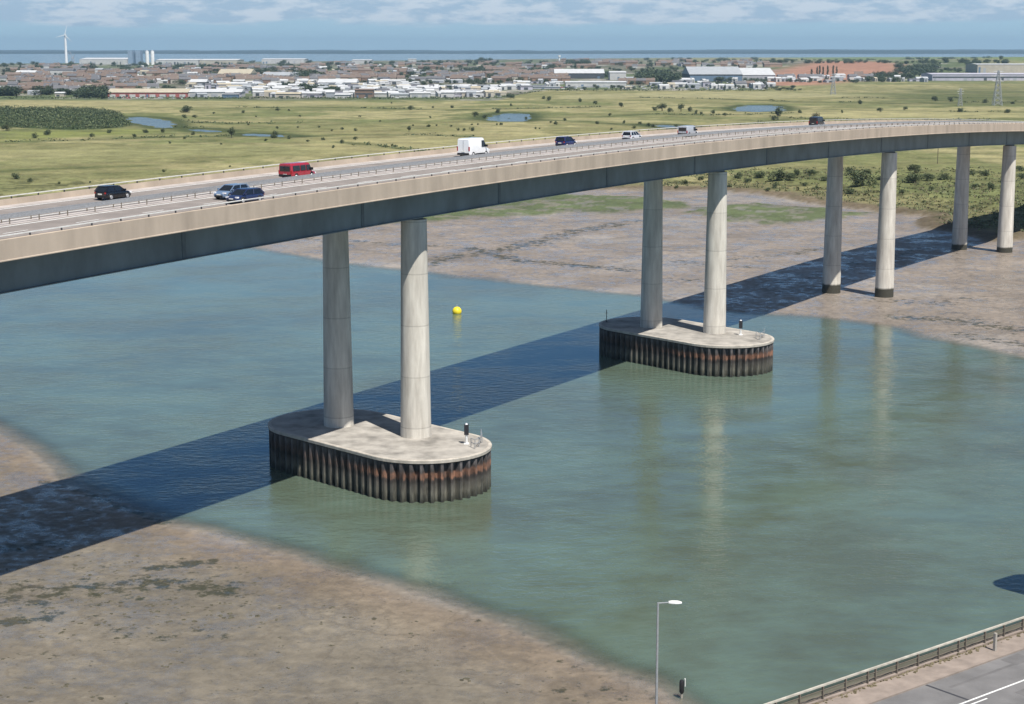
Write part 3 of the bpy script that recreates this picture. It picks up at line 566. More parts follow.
for k, ((cx, cy), an, a, Rd) in CAISSON.items():
    ax = np.array((math.cos(an), math.sin(an))); nx = np.array((-ax[1], ax[0]))
    def stad(off, n):
        per = []; Lp = 2 * (2 * a) + 2 * math.pi * Rd
        for j in range(n):
            s_ = Lp * j / n; r = Rd
            if s_ < 2 * a: p = (s_ - a) * ax - 0 * nx; d = -nx
            elif s_ < 2 * a + math.pi * Rd: f = (s_ - 2 * a) / Rd; p = a * ax; d = -nx * math.cos(f) + ax * math.sin(f)
            elif s_ < 4 * a + math.pi * Rd: f = s_ - 2 * a - math.pi * Rd; p = (a - f) * ax; d = nx
            else: f = (s_ - 4 * a - math.pi * Rd) / Rd; p = -a * ax; d = nx * math.cos(f) - ax * math.sin(f)
            rr_ = Rd + (off(j) if callable(off) else off); q_ = p + d * rr_; per.append((cx + q_[0], cy + q_[1]))
        return per
    cap = MB(); n = 160
    cap.rings([[(x, y, z) for x, y in stad(o, n)] for o, z in ((-.30, CAPZ - .40), (.06, CAPZ - .38), (.08, CAPZ - .04), (.02, CAPZ + .03), (-.34, CAPZ + .03), (-.38, CAPZ))], cap=True)
    cpo = bpart(cap, 'pier_base', [M['cap_concrete'], M['cap_edge']])
    for f in cpo.data.polygons[:n * 5]: f.material_index = 1
    npile = int(round((4 * a + 2 * math.pi * Rd) / 1.25)); seq = (-.55, -.55, .08, .08)
    wob = [random.uniform(-.03, .03) for _ in range(npile)]
    sp = MB(); ff = lambda j: seq[j % 4] - .12 + wob[(j // 4) % npile]
    sp.rings([[(x, y, z) for x, y in stad(ff, npile * 4)] for z in (-2.5, -.5, 1.0, 2.5, CAPZ - .36)], cap=False)
    o = sp.build('sheet_piling', M['piling']); o.parent = cpo
    ru = o.data.attributes.new('rust', 'FLOAT', 'POINT'); vv = np.array([q.co[:2] for q in o.data.vertices]); uu = (vv - (cx, cy)) @ ax / (a + Rd); nn = -(vv - (cx, cy)) @ nx / Rd
    ru.data.foreach_set('value', np.clip(sst(.05, .55, uu) + .12, 0, 1).astype(np.float32))
# ---------------------------------------------------------------- small things on the pier bases
def light_post(loc, h, label):
    t = empty('navigation_light', label, 'navigation light', loc)
    m = MB(); m.cyl(0, 0, 0, h * .45, .16, .14, n=10); m.box(-.32, .32, -.32, .32, 0, .12); m.build('pedestal', M['paint_white'], t)
    m = MB(); m.box(-.28, .28, -.22, .22, h * .45, h * .94); m.build('light_box', M['post_dark'], t)
    m = MB(); m.cyl(0, 0, h * .94, h, .17, .10, n=10); m.build('lantern', M['lamp_clear'], t)
x, y = at(466.5, 444, CAPZ); light_post((x, y, CAPZ), 2.6, 'white post with dark box at the rounded end of the nearest pier base')
x, y = at(740.5, 335, CAPZ); light_post((x, y, CAPZ), 2.6, 'dark topped post on the second pier base, near its right end')
def rail_cluster(pts, label):
    x, y = pts[0]; t = empty('ladder_rail', label, 'handrail', (x, y, CAPZ))
    for px_, py_ in pts:
        m = MB(); m.bar((px_ - x, py_ - y, 0), (px_ - x, py_ - y, 1.15), .05); m.build('rail_post', M['galv'], t)
    m = MB()
    for (x0, y0), (x1, y1) in zip(pts, pts[1:]):
        for z in (.6, 1.13): m.bar((x0 - x, y0 - y, z), (x1 - x, y1 - y, z), .04)
    m.build('cross_rail', M['galv'], t)
rail_cluster([at(471, 447, CAPZ), at(475, 449, CAPZ), at(479, 447, CAPZ), at(482, 443, CAPZ), at(481, 438, CAPZ)], 'thin grey ladder rail at the rounded tip of the nearest pier base')
rail_cluster([at(756, 338, CAPZ), at(760, 340, CAPZ), at(764, 338, CAPZ), at(764, 335, CAPZ)], 'thin grey ladder rail at the tip of the second pier base')
x, y = at(606.5, 322, CAPZ); m = MB(); m.bar((0, 0, 0), (0, 0, 2.2), .06); m.box(-.15, .15, -.15, .15, 0, .1); m.bar((-.2, 0, 1.6), (.2, 0, 1.6), .04)
tag(m.build('mast', M['post_dark'], loc=(x, y, CAPZ)), 'thin dark mast at the shaded left end of the second pier base', 'mast')
def blob(mb, c, r, n=7, jit=.25, flat=.6):
    vs = [(c[0], c[1], c[2] + r * flat)]; rings_ = 3
    for i in range(1, rings_ + 1):
        p = math.pi / 2 * i / rings_
        for j in range(n):
            q = r * (1 + random.uniform(-jit, jit)); a = 2 * math.pi * j / n
            vs.append((c[0] + q * math.sin(p) * math.cos(a), c[1] + q * math.sin(p) * math.sin(a), c[2] + q * flat * math.cos(p) - (.05 if i == rings_ else 0)))
    fs = [(0, 1 + j, 1 + (j + 1) % n) for j in range(n)]
    for i in range(rings_ - 1):
        for j in range(n): k = (j + 1) % n; fs.append((1 + i * n + j, 1 + (i + 1) * n + j, 1 + (i + 1) * n + k, 1 + i * n + k))
    mb.add(vs, fs)
# ---------------------------------------------------------------- buoy
bx, by = at(457, 313.5); bu = empty('mooring_buoy', 'round yellow buoy afloat beyond the nearest columns', 'buoy', (bx, by, 0))
m = MB(); m.rings([[(.95 * math.cos(p) * math.cos(2 * math.pi * j / 20), .95 * math.cos(p) * math.sin(2 * math.pi * j / 20), .45 + .95 * math.sin(p)) for j in range(20)] for p in np.linspace(-1.45, 1.45, 13)]); m.build('float_body', M['yellow'], bu, True)
m = MB(); m.bar((0, 0, 1.38), (0, 0, 1.62), .06); m.rings([[(.14 * math.cos(2 * math.pi * j / 12) * k_, .0 + d_, 1.72 + .14 * math.sin(2 * math.pi * j / 12) * k_) for j in range(12)] for k_, d_ in ((1, -.03), (1, .03), (.6, .03), (.6, -.03), (1, -.03))], cap=False); m.build('lifting_eye', M['galv'], bu)

# ---------------------------------------------------------------- vehicles
def rrect(hw, z0, z1, r=.12, n=3, tum=0.0):
    pts = []
    for (cy, cz, a0) in ((hw - r, z0 + r, -90), (hw - r - tum, z1 - r, 0), (-hw + r + tum, z1 - r, 90), (-hw + r, z0 + r, 180)):
        for i in range(n + 1): a = R(a0 + 90 * i / n); pts.append((cy + r * math.cos(a), cz + r * math.sin(a)))
    return pts
def loft(mb, secs, mi=0):
    mb.rings([[(x, y, z) for y, z in rrect(hw, z0, z1, r, 3, tum)] for x, hw, z0, z1, r, tum in secs], mi)
def plate4(mb, pts, th, mi=0):
    """thin panel through four points, th thick along its normal"""
    p = [np.array(q, float) for q in pts]; nrm = np.cross(p[1] - p[0], p[3] - p[0]); nrm /= np.linalg.norm(nrm)
    mb.hexa([tuple(q - nrm * th) for q in p], [tuple(q + nrm * th) for q in p], mi)
def wheels(t, xs, hw, r, wd=.21):
    for x in xs:
        for sg in (-1, 1):
            m = MB(); m.wheel(x, sg * (hw - wd / 2 + .01), r, r, wd); ty = m.build('wheel', M['tyre'], t); auto_smooth(ty, 30)
            m = MB(); m.wheel(x, sg * (hw + .012), r, r * .66, .05, 18); o = m.build('rim', M['rim'], ty); auto_smooth(o, 30)
def car(name, label, cat, paint, s, o, toward, L_=4.1, W=1.75, H=1.46, rear=.35, hood=1.15, boot=0.0, estate=False):
    x, y, z = cl(s, o, .012); t = empty(name, label, cat, (x, y, z), math.pi / 2 - head(s) + (math.pi if toward else 0))
    hl = L_ / 2; hw = W / 2; belt = H * .62; wb = L_ * .305; r = .31
    b = MB()
    loft(b, [(-hl, hw * .86, .32, belt * .86, .10, .02), (-hl + .10, hw * .95, .24, belt * .97, .12, .03), (-hl + .5, hw, .2, belt, .12, .04), (0, hw, .19, belt, .12, .04), (hl - hood, hw, .19, belt, .12, .05), (hl - hood + .1, hw, .19, belt * .985, .12, .05), (hl - .45, hw * .97, .2, belt * .88, .14, .06), (hl - .12, hw * .88, .22, belt * .76, .14, .05), (hl, hw * .74, .28, belt * .64, .12, .03)])
    bo = b.build('body', M[paint], t); auto_smooth(bo, 32)
    # dark wheel arches
    for wx in (-wb, wb):
        for sg in (-1, 1):
            m = MB(); m.wheel(wx, sg * (hw - .06), r + .01, r + .065, .15, 20); o = m.build('wheel_arch', M['black_trim'], t); auto_smooth(o, 30)
    wheels(t, (-wb, wb), hw, r)
    x0, x1 = -hl + .06 + boot, hl - hood + .25; tx0, tx1 = x0 + rear, x1 - .85; tw = hw * .78; bw = hw * .94; zt = H - .05
    low = [(x0, -bw, belt - .03), (x1, -bw, belt - .03), (x1, bw, belt - .03), (x0, bw, belt - .03)]; up = [(tx0, -tw, zt), (tx1, -tw, zt), (tx1, tw, zt), (tx0, tw, zt)]
    m = MB(); m.hexa(low, up); m.build('windows', M['glass'], t)
    m = MB(); loft_r = [(tx0 - .10, tw * .9, zt - .03, zt + .02, .02, 0), (tx0 + .1, tw + .03, zt - .03, zt + .05, .03, .02), ((tx0 + tx1) / 2, tw + .03, zt - .02, zt + .06, .03, .02), (tx1 - .1, tw + .03, zt - .03, zt + .045, .03, .02), (tx1 + .05, tw * .92, zt - .05, zt + .0, .02, 0)]
    loft(m, loft_r)
    for sg in (-1, 1):
        m.bar((x1 - .02, sg * bw, belt - .04), (tx1, sg * tw, zt), .05); m.bar((x0 + .02, sg * bw, belt - .04), (tx0, sg * tw, zt), .09 if not estate else .08)
        for f in ((.50,) if not estate else (.36, .66)):
            m.bar((x0 + (x1 - x0) * f, sg * (bw + .005), belt - .04), (tx0 + (tx1 - tx0) * f, sg * (tw + .005), zt), .045)
    ro = m.build('roof', M[paint], t); auto_smooth(ro, 40)
    for sg in (-1, 1):
        m = MB(); m.box(hl - .32, hl - .06, sg * hw * .70 - .17, sg * hw * .70 + .17, belt * .66, belt * .82); m.build('headlight', M['lamp_clear'], t)
        m = MB(); m.box(-hl - .012, -hl + .14, sg * hw * .82 - .08, sg * hw * .82 + .08, belt * .74, belt * .92); m.build('tail_light', M['lamp_red'], t)
        m = MB(); m.box(x1 - .35, x1 - .18, sg * (hw + .10) - .10, sg * (hw + .10) + .10, belt + .02, belt + .17); m.build('side_mirror', M[paint], t)
    m = MB(); m.box(-hl - .03, -hl + .12, -hw * .84, hw * .84, .26, .46); m.build('bumper', M['black_trim'], t)
    m = MB(); m.box(hl - .08, hl + .03, -hw * .6, hw * .6, .26, .44); m.build('grille', M['black_trim'], t)
    m = MB(); m.box(-hl - .045, -hl - .005, -.26, .26, belt * .62, belt * .62 + .13); m.build('number_plate', M['plate'], t)
    m = MB(); m.box(hl + .0, hl + .045, -.26, .26, .46, .57); m.build('number_plate', M['plate'], t)
    return t
def van(name, label, cat, paint, s, o, L_=5.5, W=2.0, H=2.45, side_glass=False, rear_glass=False, nose=1.0, lower=True):
    x, y, z = cl(s, o, .012); t = empty(name, label, cat, (x, y, z), math.pi / 2 - head(s))
    hl = L_ / 2; hw = W / 2; r = .34; belt = H * .46; wb = L_ * .30
    fx = hl - nose                                            # foot of the windscreen
    tx = fx - (H - belt) * .62                                # head of the windscreen
    b = MB()
    loft(b, [(-hl, hw * .95, .38, H * .95, .12, .06), (-hl + .12, hw, .30, H * .985, .14, .08), (-hl + 1.0, hw, .28, H, .16, .08), (tx - .1, hw, .28, H, .16, .08), (tx + .15, hw, .28, H * .975, .16, .08), (fx, hw, .28, belt + .12, .14, .06), (fx + .12, hw * .985, .28, belt + .02, .14, .06), (hl - .25, hw * .95, .28, belt * .86, .15, .05), (hl - .05, hw * .86, .3, belt * .72, .15, .04), (hl, hw * .78, .36, belt * .6, .12, .03)])
    bo = b.build('body', M[paint], t); auto_smooth(bo, 32)
    wheels(t, (-wb, wb), hw, r, .23)
    for wx in (-wb, wb):
        for sg in (-1, 1):
            m = MB(); m.wheel(wx, sg * (hw - .06), r + .01, r + .07, .15, 20); o_ = m.build('wheel_arch', M['black_trim'], t); auto_smooth(o_, 30)
    m = MB(); ty = hw * .80; by_ = hw * .88; off = .05
    plate4(m, [(fx + off, -by_, belt + .14), (fx + off, by_, belt + .14), (tx + .22 + off, ty, H * .93), (tx + .22 + off, -ty, H * .93)], .03); m.build('windscreen', M['glass'], t)
    for sg in (-1, 1):
        yb = sg * (hw + .004); yt = sg * (hw - .055)
        m = MB(); p = [(fx - .08, yb, belt + .14), (tx + .18, yt, H * .86), (tx - .45, yt, H * .86), (tx - .45, yb, belt + .14)]
        plate4(m, p if sg < 0 else p[::-1], .02); m.build('window', M['glass'], t)
        if side_glass:
            for a, c in ((tx - .6, tx - 1.55), (tx - 1.7, -hl + .35)):
                m = MB(); p = [(a, yb, belt + .16), (a, yt, H * .86), (c, yt, H * .86), (c, yb, belt + .16)]; plate4(m, p if sg < 0 else p[::-1], .02); m.build('window', M['glass'], t)
        m = MB(); m.box(fx - .32, fx - .12, sg * (hw + .14) - .12, sg * (hw + .14) + .12, belt + .12, belt + .42); m.build('side_mirror', M['black_trim'], t)
        m = MB(); m.box(-hl - .02, -hl + .10, sg * (hw - .07) - .08, sg * (hw - .07) + .08, belt * .75, belt * 1.25); m.build('tail_light', M['lamp_red'], t)
        m = MB(); m.box(hl - .32, hl - .04, sg * hw * .72 - .15, sg * hw * .72 + .15, belt * .60, belt * .78); m.build('headlight', M['lamp_clear'], t)
        if lower: m = MB(); m.box(-wb + .45, wb - .45, sg * (hw + .008) - .015, sg * (hw + .008) + .015, .34, .52); m.build('side_trim', M['black_trim'], t)
    m = MB(); m.box(-hl - .06, -hl + .1, -hw * .95, hw * .95, .34, .62); m.build('bumper', M['black_trim'], t)
    m = MB(); m.box(hl - .1, hl + .03, -hw * .7, hw * .7, .32, .55); m.build('bumper', M['black_trim'], t)
    if rear_glass:
        m = MB(); m.box(-hl - .018, -hl + .06, -hw * .76, hw * .76, belt + .12, H * .84); m.build('rear_window', M['glass'], t)
    m = MB(); m.box(-hl - .02, -hl + .02, -.012, .012, .65, H * .9); m.build('door_seam', M['black_trim'], t)
    m = MB(); m.box(-hl - .035, -hl + .0, -.26, .26, belt * .62, belt * .62 + .13); m.build('number_plate', M['plate'], t)
    return t
car('hatchback', 'black five door hatchback driving away, at the left end of the bridge', 'car', 'paint_black', -39.55, -5.9, False, 3.95, 1.74, 1.47, rear=.5, hood=1.2)
car('saloon_car', 'grey blue car driving towards the camera beside the navy car', 'car', 'paint_greyblue', -31.85, 3.9, True, 4.5, 1.8, 1.46, rear=.5, boot=.25)
car('estate_car', 'dark navy blue car half hidden by the near handrail', 'car', 'paint_navy', -34.25, 7.6, True, 4.4, 1.8, 1.44, rear=.55)
van('passenger_van', 'bright red passenger van with dark windows on the far carriageway', 'van', 'paint_red', -10.95, -3.6, 4.9, 1.92, 1.9, True, True, nose=.9, lower=False)
van('panel_van', 'tall plain white panel van driving away', 'van', 'paint_vanwhite', 30.3, -4.6, 5.6, 2.02, 2.6)
car('hatchback', 'dark indigo blue hatchback driving away, ahead of the white van', 'car', 'paint_indigo', 56.7, -4.4, False, 4.0, 1.78, 1.58, rear=.3)
car('estate_car', 'silver estate car with dark rear window, near the middle of the bridge', 'car', 'paint_silver', 79.55, -4.6, False, 4.2, 1.76, 1.50, rear=.25, estate=True)
van('small_van', 'pale silver small van over the second pair of columns', 'van', 'paint_vansilver', 99.25, -3.6, 4.7, 1.85, 1.84, False, True, nose=.95, lower=False)
van('people_carrier', 'black boxy van, the farthest vehicle on the bridge', 'van', 'paint_ink', 167.55, -6.0, 4.7, 1.9, 1.98, True, True, nose=.9, lower=False)

# ---------------------------------------------------------------- old road in the foreground
def rp(t, a, z=0.0): p = RP + RU * t + RN * a; return (float(p[0]), float(p[1]), ROAD_Z + z)
def rstrip(mb, a0, a1, z, t0, t1, n=1):
    for i in range(n):
        q0 = t0 + (t1 - t0) * i / n; q1 = t0 + (t1 - t0) * (i + 1) / n; mb.add([rp(q0, a0, z), rp(q1, a0, z), rp(q1, a1, z), rp(q0, a1, z)], [(3, 2, 1, 0)])
def rbox(mb, t0, t1, a0, a1, z0, z1, mi=0): mb.hexa([rp(t0, a0, z0), rp(t0, a1, z0), rp(t1, a1, z0), rp(t1, a0, z0)], [rp(t0, a0, z1), rp(t0, a1, z1), rp(t1, a1, z1), rp(t1, a0, z1)], mi)
T0, T1 = -75, 60
m = MB(); rstrip(m, 2.85, 11.2, .0, T0, T1, 4); tag(m.build('road', M['asphalt_road']), kind='structure')
m = MB(); rbox(m, T0, T1, .55, 2.7, -.3, .11); rbox(m, T0, T1, 2.7, 2.85, -.3, .12); tag(m.build('pavement', M['pavement']), kind='structure')
m = MB(); rstrip(m, 6.85, 7.03, .006, -9.5, T1); rstrip(m, 7.40, 7.55, .006, -9.2, -6.6)
for q in np.arange(-70, -9, 9): rstrip(m, 6.9, 7.05, .006, q, q + 4)
rstrip(m, 10.8, 10.95, .006, T0, T1)
tag(m.build('road_marking', M['paint_white']), kind='structure')
m = MB(); rstrip(m, 3.1, 4.6, .003, 1.0, 3.4); rstrip(m, 8.0, 9.2, .003, -4, 8); rstrip(m, 4.2, 4.5, .0035, -7, 20); tag(m.build('road_patch', M['asphalt_patch']), kind='structure')
m = MB(); rstrip(m, 2.9, 6.8, .005, -8.1, -7.85); tag(m.build('road_joint', M['rail_dark']), kind='structure')
rf = empty('roadside_railing', 'long pale railing with dark posts along the foreground road', 'railing', rp(0, 0)); lx = tuple(-v for v in rf.location)
def rpart(mb, name, mm): o = mb.build(name, mm, rf); o.location = lx; return o
m = MB(); rbox(m, T0, T1, -.09, .07, 1.06, 1.19); rpart(m, 'top_rail', M['rail_weathered'])
for z in (.34, .72): m = MB(); rbox(m, T0, T1, -.04, .01, z, z + .045); rpart(m, 'cross_rail', M['rail_brown'])
m = MB(); rbox(m, T0, T1, -.18, .12, -.3, .05); rpart(m, 'base_kerb', M['pavement'])
q = T0 + .5; k = 0
while q < T1:
    m = MB(); rbox(m, q - .045, q + .045, -.09, .08, .05, 1.06); rpart(m, 'post', M['rail_brown']); k += 1
    if k % 4 == 0:
        m = MB(); rbox(m, q + .85, q + .94, -.09, .08, .05, 1.06); rpart(m, 'post', M['rail_brown']); q += .9
    q += 2.55
m = MB(); t_ = float((np.array(at(994.5, 652, ROAD_Z)) - RP) @ RU); a_ = float((np.array(at(994.5, 652, ROAD_Z)) - RP) @ RN); rbox(m, -.11, .11, -.11, .11, 0, 1.6); rbox(m, -.16, .16, -.16, .16, 0, .1); o = m.build('bollard_post', M['stone_pale'])
for v in o.data.vertices: v.co = (v.co[0] - RP[0], v.co[1] - RP[1], v.co[2] - ROAD_Z)
o.location = rp(t_, a_); o.location.z = ROAD_Z; tag(o, 'stout pale post standing at the foreground railing', 'post')
m = MB()
for _ in range(420):
    q = random.uniform(-32, 14); a = random.choice((random.uniform(.3, .9), random.uniform(.3, .5))); p = rp(q, a, .0); blob(m, (p[0], p[1], ROAD_Z + .02 + (.1 if a > .55 else 0)), random.uniform(.05, .16), 5, .4, .7)
tag(m.build('verge_weeds', [M['leaf_brown']]), 'dry weeds growing along the foot of the foreground railing', 'weeds', kind='stuff')
# street lamp
px_, py_ = rp(-32.75, -.75)[:2]; lz = gz(px_, py_); hh = 10.95
sd = CH
lt = empty('street_lamp', 'tall slim pale street lamp at the bottom of the picture, beside the river', 'street lamp', (px_, py_, lz))
m = MB(); m.cyl(0, 0, 0, 1.4, .13, .12, n=14); m.cyl(0, 0, 1.4, hh - .05, .10, .075, n=14); auto_smooth(m.build('pole', M['galv'], lt), 40)
m = MB(); m.bar((0, 0, hh - .08), (.95, 0, hh - .02), .045, 8); m.build('arm', M['galv'], lt)
m = MB(); loft(m, [(.72, .10, hh - .09, hh + .06, .04, .02), (.95, .17, hh - .12, hh + .10, .06, .04), (1.35, .18, hh - .12, hh + .08, .06, .04), (1.62, .10, hh - .10, hh + .01, .04, .02)]); auto_smooth(m.build('lamp_head', M['paint_white'], lt), 40)
# shoreline marker
x, y, z = on_ground(681.5, 699); mk_ = empty('shore_marker', 'short dark marker post on the mud beside the street lamp', 'marker post', (x, y, z))
m = MB(); m.cyl(0, 0, -.3, .7, .10, .09, n=10); m.build('pole', M['stone_pale'], mk_)
m = MB(); m.rings([[(r_ * math.cos(2 * math.pi * j / 12), r_ * math.sin(2 * math.pi * j / 12), z_) for j in range(12)] for r_, z_ in ((.12, .5), (.2, .62), (.2, 1.5), (.14, 1.65))]); auto_smooth(m.build('drum', M['post_dark'], mk_), 40)
m = MB(); m.box(.24, .30, -.16, .16, 1.15, 1.75); m.bar((0, 0, 1.4), (.27, 0, 1.45), .03); m.build('sign_plate', M['paint_white'], mk_)
# concrete tower of the old lifting bridge, just right of the picture (its top shades the water at the right edge)
def tower(t, a, label):
    c = rp(t, a); tt = empty('lifting_bridge_tower', label, 'bridge tower', (c[0], c[1], 0), math.atan2(RU[1], RU[0]))
    m = MB(); m.rings([[(x_, y_, z) for x_, y_ in rrect(w_, -d_, d_, min(w_, d_) * .75, 5)] for w_, d_, z in ((3.4, 2.4, -3), (3.4, 2.4, 6), (2.9, 2.1, 6.2), (2.6, 1.9, 18.6), (2.9, 2.3, 18.9), (2.9, 2.3, 21))]); m.build('shaft', M['cap_concrete'], tt)
    m = MB(); m.rings([[(x_, y_, z) for x_, y_ in rrect(3.1, -2.5, 2.5, 1.9, 5)] for z in (21, 21.3)]); m.build('cornice', M['cap_edge'], tt)
tower(31.0, -4.3, 'pale concrete lifting bridge tower on the water side of the road'); tower(31.0, 17.5, 'pale concrete lifting bridge tower on the land side of the road')

# ---------------------------------------------------------------- weed and stones on the mud
m = MB(); cnt = 0
wc = at(110, 600)
while cnt < 1250:
    if random.random() < .62: px_ = random.gauss(140, 130); py_ = random.gauss(600, 24)
    else: px_ = random.uniform(-40, 640); py_ = random.uniform(540, 712)
    if py_ < 535 or px_ < -60: continue
    x, y = at(px_, py_); z = gz(x, y)
    if z < .06 or z > 1.5: continue
    cnt += 1; r_ = .05 + .26 * random.random() ** 5
    for _ in range(random.choice((1, 1, 2, 3))): blob(m, (x + random.gauss(0, r_), y + random.gauss(0, r_), z - .02), r_ * random.uniform(.5, 1), 6, .45, .30)
tag(m.build('seaweed', M['weed']), 'dark clumps of seaweed and stones scattered over the near mud', 'seaweed', kind='stuff')

# ---------------------------------------------------------------- vegetation
def leaves(mb, c, rad, n, size, mi=(0, 1, 2), wts=(.45, .38, .17), low=-1.0):
    for _ in range(n):
        while True:
            p = np.array([random.uniform(-1, 1) for _ in range(3)]); q = np.linalg.norm(p)
            if .35 < q < 1 and p[2] > low: break
        p = np.array(c) + p * np.array(rad); a = np.array([random.gauss(0, 1) for _ in range(3)]); a[2] *= .6; a /= np.linalg.norm(a); b = np.cross(a, (random.gauss(0, 1), random.gauss(0, 1), random.gauss(0, 1))); b /= np.linalg.norm(b)
        s_ = size * random.uniform(.6, 1.3); a = a * s_; b = b * s_ * random.uniform(.5, .9)
        mb.add([p - a, p + b * .8, p + a, p - b], [(0, 1, 2, 3)], random.choices(mi, wts)[0])
LEAF = ['leaf_dark', 'leaf_mid', 'leaf_light']
def make_crown(kind):
    m = MB()
    if kind == 'round':
        for _ in range(9):
            a = random.uniform(0, 6.28); r_ = random.uniform(0, .32); leaves(m, (r_ * math.cos(a), r_ * math.sin(a), random.uniform(.42, .78)), (.26, .26, .2), 55, .055)
    elif kind == 'bush':
        for _ in range(8):
            a = random.uniform(0, 6.28); r_ = random.uniform(.05, .36); leaves(m, (r_ * math.cos(a), r_ * math.sin(a), random.uniform(.22, .62)), (.24, .24, .28), 70, .05)
    elif kind == 'shrub':
        for _ in range(13):
            a = random.uniform(0, 6.28); r_ = random.uniform(.05, .40); leaves(m, (r_ * math.cos(a), r_ * math.sin(a), random.uniform(.10, .78 - r_ * .7)), (.22, .22, .24), 95, .042, (0, 1, 2), (.34, .42, .24))
    elif kind == 'poplar':
        for i in range(9): leaves(m, (random.uniform(-.02, .02), random.uniform(-.02, .02), .16 + .095 * i), (.12 - .004 * i * (i > 5), .12 - .004 * i * (i > 5), .10), 45, .035)
    return m
def trunk(kind):
    m = MB(); h_ = .5 if kind != 'poplar' else .8
    m.rings([[(r_ * math.cos(2 * math.pi * j / 7) + dx, r_ * math.sin(2 * math.pi * j / 7), z) for j in range(7)] for r_, z, dx in ((.045, -.03, 0), (.03, h_ * .5, .01), (.015, h_, .0))])
    if kind != 'poplar':
        for _ in range(5): a = random.uniform(0, 6.28); m.bar((0, 0, random.uniform(.15, .3)), (.26 * math.cos(a), .26 * math.sin(a), random.uniform(.5, .7)), .012, 5)
    return m
VAR = {}
def crowns(kind, n, pal):
    r = []
    for _ in range(n):
        c = make_crown(kind); me = bpy.data.meshes.new('crown'); me.from_pydata(c.v, [], c.f)
        for q in pal: me.materials.append(M[q])
        me.polygons.foreach_set('material_index', c.m)
        t = trunk(kind); mt = bpy.data.meshes.new('trunk'); mt.from_pydata(t.v, [], t.f); mt.materials.append(M['bark']); r.append((me, mt))
    return r
VAR['tree'] = crowns('round', 4, LEAF); VAR['bush'] = crowns('bush', 5, LEAF); VAR['poplar'] = crowns('poplar', 3, ['leaf_dark', 'leaf_blue', 'leaf_mid'])
VAR['shrub'] = crowns('shrub', 5, LEAF)
VAR['brown'] = crowns('bush', 2, ['leaf_brown', 'leaf_mid', 'leaf_brown']); VAR['far'] = crowns('bush', 5, ['leaf_blue', 'leaf_dark', 'leaf_mid'])
def plant(name, kind, x, y, h_, w_, label, cat, group=None):
    me, mt = random.choice(VAR[kind]); t = empty(name, label, cat, (x, y, gz(x, y) - .05), random.uniform(0, 6.28), group)
    for n_, d in (('crown', me), ('trunk', mt)):
        o = bpy.data.objects.new(n_, d); C.collection.objects.link(o); o.parent = t; o.scale = (w_, w_ * random.uniform(.85, 1.15), h_)
    return t
# (x, base y, width px, height/width, ...) as read off the photograph
BUSH = [(15,179,10),(30,182,6),(59,184,4),(90,183,3),(278,111,5),(289,111,3),(187,112.5,12),(170,143.5,4),(221,144.5,3),(289,139,5),(308,142,4),(323,140,5),(274,138,10),(266,141,4),(277,129,4),(319,127.5,3),(145,133,7),(134,137,5),(163,132.5,6),(193,135,5),(185,139,4),(110,133,6),(92,137,6),(48,135,9),(35,138,8),(7,131,10),(230,167,3),(164,172,5),(248,125,3),(298,128,3),(243,113,4),(214,114,3),(195,118,5),(184,118,6),
 (333,148,4),(342,143.5,5),(355.6,140,5),(342,130,4),(332,131,3),(355.6,131,4),(413,126,3),(429,127,5),(436.5,126,3),(451,127,3),(458,130.5,4),(464,131,4),(472,131,6),(475,117,7),(485,118.5,6),(498,113,6),(472,125,3),(478,125,3),(497,125,3),(501,125,4),(509,119.5,3),(526,119.5,4),(411,110,6),(391.5,103.5,3),(452,108,5),(433,108,3),(511,106,4),(535.6,129,3),(539.6,129,3),(555.5,124,4),(551,123,3),
 (549,101,7),(543.5,99,4),(580,102,5),(595.5,104.5,5),(621,107,7),(654,110.5,6),(696,114,5),(701,114,4),(648.5,126.4,5),(652.5,127,5),(624,123.5,5),(597,124,5),(611.5,129.7,3),(564.6,121,5),(556,125,4),(634,128.5,4),(690,111.5,6),(670,112,7),(725,116,5),(640,124,4),(676,127,4),
 (430,118,3),(380,122,3),(360,117,3),(300,117,3),(256,117,3),(610,116,4),(860,104,6),(935,101,8),(950,101.5,7),(985,103,6),(1012,104,5),(905,110,5),(880,112,6),(960,112,6),(1008,113,7),(800,113,5),(842,113,4)]
for i, (px_, py_, wd) in enumerate(BUSH):
    x, y, z = on_ground(px_, py_); w_ = wd * y / FPX; plant('bush', 'shrub', x, y, w_ * random.uniform(.75, 1.05) * .95, w_, 'dark green bush dotted about the open grazing marsh', 'bush', 'bushes dotted over the grazing marsh')
BANK = [(915,173,14),(914,183,18),(927,181,13),(862,186,22),(851,175.5,13),(944,180,12),(849,194,11),(867,174,9),(975,188,9),(991,189,10),(983,176,11),(972,174.5,9),(901.5,193,8),(778,181,18),(790,180,12),(810,176,10),(797,175,9),(775,188,8),(1019,171,9),(1021,179,10),(824.6,181,8),(700,180,8),(712,186,7),(738,178,9),(748,183,8),(760,178,12),(730,187,6),(685,184,7),(805,186,7),(817,189,6),(768,191,6),(932,190,7),(958,186,8),(1004,181,8),(880,180,8),(888,192,6),(838,179,8),(676,188,5)]
for i, (px_, py_, wd) in enumerate(BANK):
    x, y, z = on_ground(px_, py_); w_ = wd * y / FPX * 1.08; plant('shrub', 'shrub', x, y, w_ * random.uniform(.6, .8), w_ * 1.1, 'dense green shrub on the rough bank beyond the far columns', 'shrub', 'shrubs on the bank behind the far columns')
